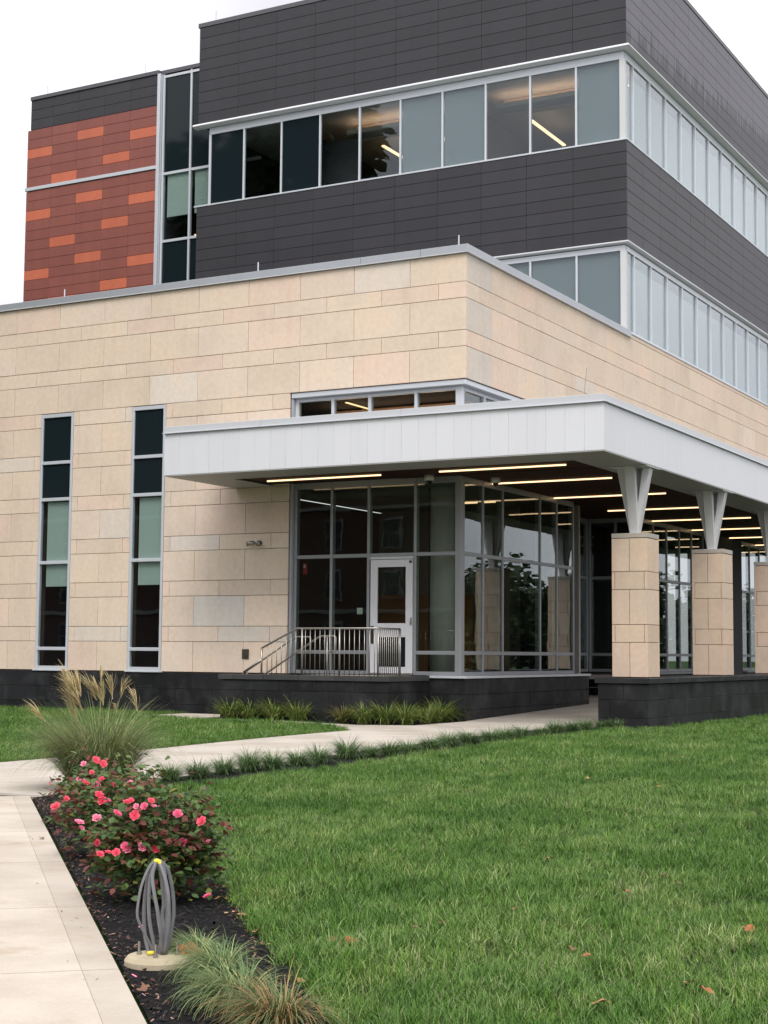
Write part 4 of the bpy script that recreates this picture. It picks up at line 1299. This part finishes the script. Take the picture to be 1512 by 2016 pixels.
for bi, ((bx, by), (rx, ry, hz), nl, lb) in enumerate(BUSH):
    t = thing('rose_bush', lb, 'rose bush', (bx, by, .006), 'pink rose bushes')
    stems = MB(); tips = []
    for k in range(60):
        a_ = random.uniform(0, 6.28); rr = math.sqrt(random.random())
        tip_ = Vector((bx + math.cos(a_) * rx * rr, by + math.sin(a_) * ry * rr, hz * (1.02 - .5 * rr ** 2) * random.choice((random.uniform(.45, .8), random.uniform(.75, 1.05), random.uniform(.95, 1.2)))))
        b0 = Vector((bx + math.cos(a_) * rx * .35 * random.random(), by + math.sin(a_) * ry * .35 * random.random(), 0))
        mid_ = (b0 + tip_) / 2 + Vector((0, 0, .08))
        stems.tube([b0, mid_, tip_], [.004, .003, .0015], 5); tips.append((mid_, tip_))
    stems.build('stems', BARK, t)
    per = nl // 60
    pos, nr, cl_ = [], [], []
    for (m0, t0) in tips:
        red = random.random() < .26
        for k in range(per):
            u = random.random() ** .75 * 1.25 - .25
            p = m0.lerp(t0, u) + Vector((random.gauss(0, .065), random.gauss(0, .065), random.gauss(0, .055)))
            if random.random() < .16: p = Vector((bx + random.gauss(0, rx * .5), by + random.gauss(0, ry * .5), random.uniform(.03, hz * .45)))
            dx_, dy_ = p.x - bx, p.y - by; rr_ = math.hypot(dx_ / rx, dy_ / ry)
            if rr_ > 1.08: p = Vector((bx + dx_ / rr_ * random.uniform(.6, 1.08), by + dy_ / rr_ * random.uniform(.6, 1.08), p.z))
            if p.z < .02: p.z = random.uniform(.02, .15)
            pos.append(p); nr.append((p.x - bx, p.y - by, 0))
            hi = p.z / hz
            rr = random.random()
            if (red and u > .55) or rr < .06: c = (.17, .055, .042)
            elif rr < .2: c = (.14, .15, .035)
            else: c = (.085, .145, .046)
            kk = random.uniform(.65, 1.4); cl_.append((c[0] * kk, c[1] * kk, c[2] * kk))
    add('foliage', (lambda me: me)(scatter_leaves(np.array([(p.x - bx, p.y - by, p.z - .006) for p in pos]), np.array(nr), rng.uniform(.036, .064, len(pos)), np.array(cl_), 'foliage')), t, (bx, by, .006))
    extra = []
    for k in range((8, 7, 9)[bi]):
        t0 = random.choice(tips)[1]; extra.append((bi, t0.x + random.uniform(-.03, .03), t0.y - .04, t0.z + .02))
    for (b_, x, y, z_) in FLOW + extra:
        if b_ != bi: continue
        o = add('flower', random.choice(fm), t, (x, y, z_))
        dv = Vector((14.4 - x, -29.7 - y, 3)).normalized()
        q_ = (dv + Vector((random.gauss(0, .5), random.gauss(0, .5), .6 + random.gauss(0, .3)))).to_track_quat('Z', 'Y'); o.rotation_euler = q_.to_euler()
        s = random.uniform(.55, .98) * (1.05 if bi else .86); o.scale = (s, s, s)

# ------------------------------------------------------------------ concrete lamp base with cable bundle
CB = Vector((10.06, -23.90, 0))
lb_ = thing('lamp_base', 'low round concrete lamp footing with anchor bolts in the mulch', 'concrete footing', (CB.x, CB.y, 0))
m_ = MB(); m_.lathe([(.15, -.03), (.15, .028), (.136, .045), (.12, .048)], CB, 28); m_.build('footing', OLDCONC, lb_)
R_ = Vector((.876, .482, 0)); D_ = Vector((-.482, .876, 0))
for (u, v) in ((-.085, -.0), (.0, -.075), (.085, .0), (.0, .075)):
    q = CB + R_ * u + D_ * v
    m_ = MB(); m_.tube([(q.x, q.y, .046), (q.x, q.y, .105)], .0055, 8); bo = m_.build('anchor_bolt', STEEL, lb_)
    m_ = MB(); m_.tube([(q.x, q.y, .048), (q.x, q.y, .060)], .012, 6); m_.build('nut', STEEL, bo)
cb_ = thing('cable_bundle', 'looped bundle of grey cables tied with yellow tape standing on the concrete footing', 'cables', (CB.x, CB.y, .05))
top = CB + R_ * -.012 + Vector((0, 0, .458))
CZ = [[(600, 170), (520, 240), (430, 430), (370, 640), (335, 900), (330, 1050), (370, 1180), (480, 1400), (560, 1560), (600, 1700)],
      [(600, 175), (540, 260), (470, 450), (425, 700), (405, 950), (410, 1200), (440, 1450), (510, 1690)],
      [(605, 180), (560, 290), (515, 480), (505, 760), (510, 1000), (540, 1250), (590, 1480), (610, 1710)],
      [(610, 185), (575, 320), (560, 450), (600, 680), (660, 950), (690, 1150), (720, 1350), (745, 1700)],
      [(640, 190), (690, 330), (720, 500), (720, 700), (735, 900), (710, 1100), (740, 1300), (715, 1600), (700, 1700)],
      [(650, 180), (740, 330), (770, 560), (800, 800), (820, 1050), (800, 1350), (780, 1690)],
      [(660, 175), (780, 300), (840, 500), (880, 750), (895, 950), (890, 1150), (850, 1400), (790, 1690)],
      [(650, 185), (760, 420), (830, 700), (850, 950), (850, 1200), (820, 1420), (770, 1690)],
      [(640, 200), (680, 420), (700, 650), (740, 1000), (730, 1250), (670, 1690)]]
DV = [-.03, .03, -.015, -.035, .02, -.01, .03, -.035, .04]
for ln_, dv_ in zip(CZ, DV):
    pp = [Vector(((x_ - 668) / 3670, (1700 - y_) / 3670 + .048)) for (x_, y_) in ln_]
    pts = []
    for i in range(len(pp) - 1):                                   # Catmull-Rom through the bends of each cable
        p0, p1, p2, p3 = pp[max(0, i - 1)], pp[i], pp[i + 1], pp[min(len(pp) - 1, i + 2)]
        for q_ in (0, .33, .67):
            w_ = p1 * 2 + (p2 - p0) * q_ + (p0 * 2 - p1 * 5 + p2 * 4 - p3) * q_ ** 2 + (p1 * 3 - p0 - p2 * 3 + p3) * q_ ** 3
            pts.append(w_ / 2)
    pts.append(pp[-1])
    P3 = []
    for w_ in pts:
        f_ = max(0.0, min(1.0, (w_.y - .05) / .41)); P3.append(CB + R_ * w_.x + D_ * (dv_ * math.sin(math.pi * f_) ** .7 + .2 * dv_ * (1 - f_)) + Vector((0, 0, w_.y)))
    m_ = MB(); m_.tube(P3, .0085, 10, .42); m_.build('cable', CABLE, cb_, True)
m_ = MB(); m_.tube([top + R_ * (-.014 + .0055 * k_) + Vector((0, 0, .004 - .0009 * (k_ - 2) ** 2 - .008 * (k_ > 4) * (k_ - 4))) for k_ in range(7)], [.007, .010, .0105, .0105, .010, .0095, .007], 12); m_.build('tape', YELLOW, cb_, True)
m_ = MB(); q = CB + R_ * -.045 + D_ * -.03; m_.tube([q + Vector((0, 0, .06)), q + R_ * .03 + Vector((0, 0, .062))], .008, 8); m_.build('wire_cap', YELLOW, cb_, True)


# ------------------------------------------------------------------ fallen leaves
def leaf_shape(k):
    pts = []
    nlob = 5
    for i in range(20):
        a_ = 2 * math.pi * i / 20
        r_ = .55 + .45 * abs(math.cos(a_ * nlob / 2 + k)) * (1 if i % 2 else .8)
        pts.append((r_ * math.cos(a_) * 1.15, r_ * math.sin(a_) * .85, .18 * math.sin(2 * a_ + k) + .12 * math.cos(3 * a_)))
    v = [(0, 0, 0)] + pts
    f = [(0, i + 1, (i + 1) % 20 + 1) for i in range(20)]
    return v, f


DRY = [simple('dry_leaf', c, .7, 0, .3, 40, .3) for c in ((.34, .13, .05), (.42, .22, .10), (.20, .10, .06))]
LEAVES = [(6.61, -12.61, 0), (7.95, -13.28, 1), (8.96, -13.84, 1), (10.92, -21.9, 2), (10.26, -19.87, 0), (11.19, -20.24, 2), (11.36, -20.51, 2), (11.21, -20.99, 0), (10.78, -22.49, 2), (10.73, -22.68, 2), (10.65, -23.19, 0), (10.55, -23.19, 2), (11.61, -22.81, 2), (11.73, -22.94, 0), (12.17, -21.87, 0), (12.42, -23.37, 0), (12.31, -23.27, 1), (12.13, -23.81, 1), (9.62, -22.64, 1), (9.71, -22.71, 1), (10.04, -23.08, 1), (10.86, -23.97, 1), (10.38, -24.43, 2), (6.54, -20.64, 2), (9.30, -22.30, 1), (10.17, -23.82, 0)]
SPECIAL = {2: 'tan fallen leaf lying alone high on the lawn', 14: 'orange-brown fallen leaf at the right side of the lawn', 15: 'orange-brown curled leaf low on the right of the lawn', 17: 'tan fallen leaf at the bottom edge of the lawn',
           10: 'orange-brown leaf on the lawn nearest the front bed', 22: 'reddish fallen leaf on dark mulch beside the sidewalk', 23: 'small brown leaf lying on the sidewalk', 25: 'large orange leaf behind the concrete footing', 24: 'yellow-brown leaf at the foot of the largest rose bush'}
for i, (x, y, k) in enumerate(LEAVES):
    v, f = leaf_shape(i)
    s = .040 if i in SPECIAL else .026
    if i == 25: s = .06
    if i == 23: s = .03
    zz = .055 if (i < 18) else .03
    o = add('fallen_leaf', make_mesh('fallen_leaf', [(p[0] * s, p[1] * s, p[2] * s * .8) for p in v], f, DRY[k]), None, (x, y, zz))
    o.rotation_euler = (random.uniform(-.3, .5), random.uniform(-.3, .3), random.uniform(0, 6.28))
    if i == 25: o.rotation_euler = (1.0, .1, .5); o.location.z = .06
    lv_ord = sorted((j for j in range(len(LEAVES)) if j not in SPECIAL), key=lambda j: (LEAVES[j][0] - CAM.x) ** 2 + (LEAVES[j][1] - CAM.y) ** 2)
    tag(o, SPECIAL.get(i) or 'small brown fallen leaf, %s closest to the bottom edge among the small leaves' % ORD[lv_ord.index(i)], 'leaf', 'fallen leaves')

# mulch chips, petals and litter in the bed
def in_poly(x, y, poly):
    c = np.zeros(len(x), bool); n = len(poly)
    for i in range(n):
        x0, y0 = poly[i]; x1, y1 = poly[(i + 1) % n]
        if y0 == y1: continue
        cond = ((y0 > y) != (y1 > y)) & (x < (x1 - x0) * (y - y0) / (y1 - y0) + x0)
        c ^= cond
    return c


BEDP = [(13.6, -27.8), (4.19, -18.06), (3.9, -16.4), (3.94, -15.7), (3.73, -14.3), (3.35, -11.2), (2.95, -7.3), (2.62, -3.2), (2.9, -.85), (4.3, -.85)] + ROW_EDGE[::-1] + BED_EDGE[::-1]


def chips(name, poly, n, size, cols, z0, box_):
    x = rng.uniform(box_[0], box_[1], n); y = rng.uniform(box_[2], box_[3], n)
    m = in_poly(x, y, poly); x, y = x[m], y[m]; n = len(x)
    L_ = rng.uniform(size[0], size[1], n); w_ = L_ * rng.uniform(.2, .45, n); a_ = rng.uniform(0, 6.28, n)
    tl = rng.normal(0, .35, n); h_ = w_ * .4
    cs, sn = np.cos(a_), np.sin(a_)
    V = []
    for (p, q, r_) in ((-.5, -.5, 0), (.5, -.35, 0), (.5, .35, 0), (-.5, .5, 0), (-.4, -.2, 1), (.4, -.1, 1), (.4, .2, 1), (-.4, .25, 1)):
        px, py = p * L_, q * w_
        V.append(np.stack([x + cs * px - sn * py, y + sn * px + cs * py, z0 + r_ * h_ + px * np.sin(tl) + .004], 1))
    V = np.stack(V, 1).reshape(-1, 3)
    fq = np.array([(4, 5, 6, 7), (0, 1, 5, 4), (1, 2, 6, 5), (2, 3, 7, 6), (3, 0, 4, 7)])
    F = (np.arange(n)[:, None, None] * 8 + fq[None]).reshape(-1, 4)
    ci = np.array(cols)[rng.integers(0, len(cols), n)] * rng.uniform(.6, 1.4, (n, 1))
    C_ = np.concatenate([np.repeat(ci, 8, 0), np.ones((n * 8, 1))], 1)
    o = add(name, quick_mesh(name, V, F, CHIP, C_)); return o


o = chips('mulch_chips', BEDP, 110000, (.012, .045), [(.012, .011, .012), (.020, .018, .018), (.008, .008, .009)], .006, (2.6, 13.6, -27.8, -.8))
tag(o, 'black wood mulch chips covering the planting bed', 'mulch', kind='stuff')
o = chips('leaf_litter', [sp(-3, .0), sp(9, .0), sp(9, .22), sp(-3, .22)], 900, (.008, .022), [(.22, .14, .09), (.14, .08, .06), (.30, .20, .13)], .016, (3.8, 13.5, -27.5, -17.8))
tag(o, 'sparse brown leaf crumbs lying on the edge of the sidewalk slabs', 'litter', kind='stuff')
EDGE = [sp(-3, 0), sp(9.2, 0), sp(9.2, -.14), sp(-3, -.14)]
o = chips('leaf_litter', EDGE, 36000, (.007, .022), [(.20, .11, .07), (.14, .06, .05), (.30, .18, .13), (.08, .05, .04)], .012, (4.0, 13.5, -27.5, -17.8))
tag(o, 'brown leaf crumbs strewn along the sidewalk edge of the bed', 'litter', kind='stuff')
o = chips('leaf_litter', [(p[0] + .02, p[1] + .02) for p in BED_EDGE] + [(p[0] - .10, p[1] - .08) for p in BED_EDGE[::-1]], 20000, (.007, .024), [(.28, .15, .08), (.16, .08, .05), (.36, .25, .15)], .012, (4.0, 13.5, -27.5, -16.5))
tag(o, 'brown leaf crumbs strewn along the lawn edge of the bed', 'litter', kind='stuff')
o = chips('fallen_petals', [sp(-1, 0.03), sp(6, 0.03), sp(6, -.25), sp(-1, -.25)], 260, (.014, .03), [(.75, .35, .38), (.8, .6, .58), (.7, .2, .28)], .018, (6, 11.5, -25.6, -20))
tag(o, 'pale pink fallen petals on the bed by the sidewalk', 'petals', kind='stuff')

# ------------------------------------------------------------------ lawn blades (instanced tufts)
tc_ = bpy.data.collections.new('tuft_sources')


def tuft(n, r0, L, w, base, alt, palt):
    a_ = rng.uniform(0, 6.28, n); r_ = r0 * np.sqrt(rng.random(n))
    b_ = np.stack([r_ * np.cos(a_), r_ * np.sin(a_), np.zeros(n)], 1)
    az = rng.uniform(0, 6.28, n)
    V, F, C_ = blades(b_, az, rng.uniform(L[0], L[1], n), rng.uniform(.75, 1.5, n), rng.uniform(.1, 1.3, n), rng.uniform(w[0], w[1], n), 3, 1.3, tint(n, base, .3, alt, palt), .2)
    return quick_mesh('tuft', V, F, BLADE, C_)


for k in range(8):
    me = tuft(46, .055, (.032, .095), (.0024, .0046), (.074, .170, .022), (.21, .29, .105), .16 if k < 6 else .35)
    ob = bpy.data.objects.new('tuft', me); tc_.objects.link(ob)


def cam_depth(x, y): return (x - CAM.x) * fw.x + (y - CAM.y) * fw.y


def lawn_points(poly):
    out = []
    for (d0, d1, dens, sc) in ((4.5, 9, 300, 1.0), (9, 14, 215, 1.0), (14, 20, 150, 1.05), (20, 28, 100, 1.15), (28, 42, 60, 1.3)):
        half = .30 * d1 + 3.2
        A = (d1 - d0) * 2 * half; n = int(A * dens)
        dd = rng.uniform(d0, d1, n); ss = rng.uniform(-half, half, n)
        ok = np.abs(ss - 1.0) < .27 * dd + 1.8
        dd, ss = dd[ok], ss[ok]
        fx, fy = fw.x / math.hypot(fw.x, fw.y), fw.y / math.hypot(fw.x, fw.y)
        x = CAM.x + fx * dd + fy * ss; y = CAM.y + fy * dd - fx * ss
        m = in_poly(x, y, poly); x, y = x[m], y[m]
        lump = np.sin(x * 2.1 + np.sin(y * 1.3) * 1.4) * np.sin(y * 1.7 + np.sin(x * .9)) + .6 * np.sin(x * 5.3 + y * 3.1) * np.sin(y * 4.7 - x * 2.2)
        out.append(np.stack([x, y, sc * (1 + .20 * lump)], 1))
    return np.concatenate(out)


def scatter(name, pts, label):
    n = len(pts)
    me = bpy.data.meshes.new(name)
    me.vertices.add(n)
    co = np.zeros((n, 3), np.float32); co[:, :2] = pts[:, :2]
    me.vertices.foreach_set('co', co.ravel())
    rot = np.stack([rng.normal(0, .10, n), rng.normal(0, .10, n), rng.uniform(0, 6.28, n)], 1).astype(np.float32)
    me.attributes.new('rot', 'FLOAT_VECTOR', 'POINT').data.foreach_set('vector', rot.ravel())
    me.attributes.new('scl', 'FLOAT', 'POINT').data.foreach_set('value', (pts[:, 2] * rng.uniform(.75, 1.2, n)).astype(np.float32))
    me.attributes.new('idx', 'INT', 'POINT').data.foreach_set('value', rng.integers(0, 8, n).astype(np.int32))
    me.materials.append(BLADE)
    o = add(name, me)
    ng = bpy.data.node_groups.new(name, 'GeometryNodeTree')
    ng.interface.new_socket('Geometry', in_out='INPUT', socket_type='NodeSocketGeometry')
    ng.interface.new_socket('Geometry', in_out='OUTPUT', socket_type='NodeSocketGeometry')
    nn, ll = ng.nodes, ng.links
    gi, go = nn.new('NodeGroupInput'), nn.new('NodeGroupOutput')
    ci = nn.new('GeometryNodeCollectionInfo'); ci.inputs['Collection'].default_value = tc_
    ci.inputs['Separate Children'].default_value = True; ci.inputs['Reset Children'].default_value = True
    ip = nn.new('GeometryNodeInstanceOnPoints'); ip.inputs['Pick Instance'].default_value = True

    def attr(nm, ty):
        a = nn.new('GeometryNodeInputNamedAttribute'); a.data_type = ty; a.inputs['Name'].default_value = nm; return a.outputs['Attribute']
    er = nn.new('FunctionNodeEulerToRotation')
    ll.new(attr('rot', 'FLOAT_VECTOR'), er.inputs[0])
    ll.new(gi.outputs[0], ip.inputs['Points']); ll.new(ci.outputs[0], ip.inputs['Instance'])
    ll.new(attr('idx', 'INT'), ip.inputs['Instance Index']); ll.new(er.outputs[0], ip.inputs['Rotation'])
    ll.new(attr('scl', 'FLOAT'), ip.inputs['Scale']); ll.new(ip.outputs[0], go.inputs[0])
    md = o.modifiers.new('tufts', 'NODES'); md.node_group = ng
    tag(o, label, 'grass', kind='stuff')
    return o


scatter('lawn_grass', lawn_points(RIGHT_LAWN), 'green mown lawn grass right of the path and beds')
scatter('lawn_grass', lawn_points(LEFT_LAWN), 'green mown lawn grass left of the path in front of the plinth')
# coarse light weed grass standing out of the lawn
WEED = [(10.7, -19.9), (10.2, -18.6), (9.5, -18.9), (12.6, -19.6), (11.9, -21.2), (12.3, -21.4), (11.0, -21.9), (10.3, -21.2), (10.9, -22.6), (13.2, -19.0)]
wm = clump_mesh('weed_blades', 14, .03, (.12, .22), (.8, 1.45), (.5, 1.5), (.005, .008), (.16, .27, .06), (.22, .32, .09), .3, 5)
for i, (x, y) in enumerate(WEED):
    o = add('weed_tuft', wm, None, (x, y, .01)); o.rotation_euler = (0, 0, i * 1.3); s = random.uniform(.7, 1.1); o.scale = (s, s, s)
    wd_ord = sorted(range(len(WEED)), key=lambda j: (WEED[j][0] - CAM.x) ** 2 + (WEED[j][1] - CAM.y) ** 2)
    tag(o, 'pale coarse grass tuft standing above the lawn, %s closest to the bottom edge' % ORD[wd_ord.index(i)], 'weed', 'coarse grass tufts in the lawn')

# ------------------------------------------------------------------ what the glass reflects: trees and a brick hall across the lawns
def tree_mesh(seed, hgt, rad):
    r = np.random.default_rng(seed)
    cl_ = [(r.normal(0, rad * .45), r.normal(0, rad * .45), hgt * r.uniform(.14, .90)) for _ in range(60)]
    pos, cols = [], []
    for (x, y, z_) in cl_:
        n = 95
        q = r.normal(0, 1, (n, 3)); q /= np.linalg.norm(q, axis=1)[:, None]
        q *= (rad * r.uniform(.22, .42)) * r.random((n, 1)) ** .4
        pos.append(q + np.array([[x, y, z_]])); cols.append(np.array([(.035, .06, .02)]) * r.uniform(.6, 1.5, (n, 1)))
    pos = np.concatenate(pos); cols = np.concatenate(cols)
    return scatter_leaves(pos, pos * np.array([[1, 1, 0]]), r.uniform(.34, .55, len(pos)), cols, 'crown')


def big_tree(seed, hgt, rad, nclump, nleaf, size):
    r = np.random.default_rng(seed); pos, cols = [], []
    for _ in range(nclump):
        a_ = r.uniform(0, 6.28); zz = r.uniform(.3, .95); rr = rad * math.sqrt(max(.08, 1 - ((zz - .55) / .5) ** 2)) * r.random() ** .5
        q = r.normal(0, 1, (nleaf, 3)); q /= np.linalg.norm(q, axis=1)[:, None]; q *= rad * r.uniform(.16, .3) * r.random((nleaf, 1)) ** .4
        pos.append(q + np.array([[rr * math.cos(a_), rr * math.sin(a_), hgt * zz]])); cols.append(np.array([(.035, .06, .02)]) * r.uniform(.6, 1.4, (nleaf, 1)))
    pos = np.concatenate(pos); cols = np.concatenate(cols)
    return scatter_leaves(pos, pos * np.array([[1, 1, 0]]), r.uniform(size * .7, size * 1.3, len(pos)), cols, 'crown')


bt = big_tree(21, 28, 8.0, 110, 200, .85)
for i, (x, y, lb) in enumerate(((-27, -11, 'tall leafy tree left of the stone building, nearer the camera'), (-41, -8, 'tall leafy tree left of the stone building, farther away'))):
    t = thing('tree', lb, 'tree', (x, y, 0), 'tall trees left of the building')
    m_ = MB(); m_.tube([(x, y, -.1), (x + .1, y, 9), (x, y + .2, 20)], [.5, .38, .15], 10)
    for k in range(7):
        a_ = k * .9; m_.tube([(x, y, 7 + k), (x + math.cos(a_) * 4.0, y + math.sin(a_) * 4.0, 14 + k)], [.18, .06], 6)
    m_.build('trunk', BARK, t)
    c = add('crown', bt, t, (x, y, 0)); c.rotation_euler = (0, 0, i * 2.1)
tm = [(tree_mesh(3, 5.6, 2.6), 5.6), (tree_mesh(5, 4.8, 2.9), 4.8), (tree_mesh(8, 6.4, 2.8), 6.4)]
for i, (x, y) in enumerate(((13, 44), (16.5, 48), (20, 45), (23.5, 50), (27, 47), (31, 54), (35, 50), (39, 57), (44, 53), (49, 58), (10, 52), (33, 62))):
    me, hh = tm[i % 3]
    t = thing('tree', 'leafy green tree beyond the lawn, seen mirrored in the entrance glass, %s in the row' % ORD[i], 'tree', (x, y, 0), 'trees mirrored in the glass')
    m_ = MB(); m_.tube([(x, y, -.1), (x + .05, y, hh * .3), (x, y + .1, hh * .62)], [.2, .15, .07], 8)
    for k in range(5):
        a_ = k * 1.26; m_.tube([(x, y, hh * .3), (x + math.cos(a_) * 1.0, y + math.sin(a_) * 1.0, hh * .62)], [.08, .03], 6)
    m_.build('trunk', BARK, t)
    c = add('crown', me, t, (x, y, 0)); c.rotation_euler = (0, 0, i * 2.1)

TRIMG = simple('pale_trim', (.30, .29, .28), .8)
bh = thing('brick_building', 'red brick hall across the lawn, seen mirrored in the entrance glass', 'building', (-45, -75, 0))
WB, yb_ = [], -70.0
xs = [-80 + 5.0 * k for k in range(14)]
m_ = MB()
m_.box(-84, -10, yb_ - 14, yb_ - .15, 0, 20.6); m_.build('wall', BRICK, bh)
for zc in (2.6, 6.4, 10.2, 14.0, 17.8):
    for x in xs:
        box('window', TRIMG, bh, x - .75, x + .75, yb_ - .14, yb_ - .02, zc - 1.1, zc + 1.1, .02)
        box('pane', SPANDREL, bh, x - .62, x + .62, yb_ - .015, yb_ + .01, zc - .97, zc - .05, 0); box('pane', SPANDREL, bh, x - .62, x + .62, yb_ - .015, yb_ + .01, zc + .05, zc + .97, 0)
for zc in (4.5, 12.1, 20.4): box('stone_band', TRIMG, bh, -84.1, -9.9, yb_ - .14, yb_ + .05, zc - .15, zc + .15, .02)
box('roof', ROOFM, bh, -84.3, -9.7, yb_ - 14.2, yb_ + .2, 20.61, 21.0, .02)
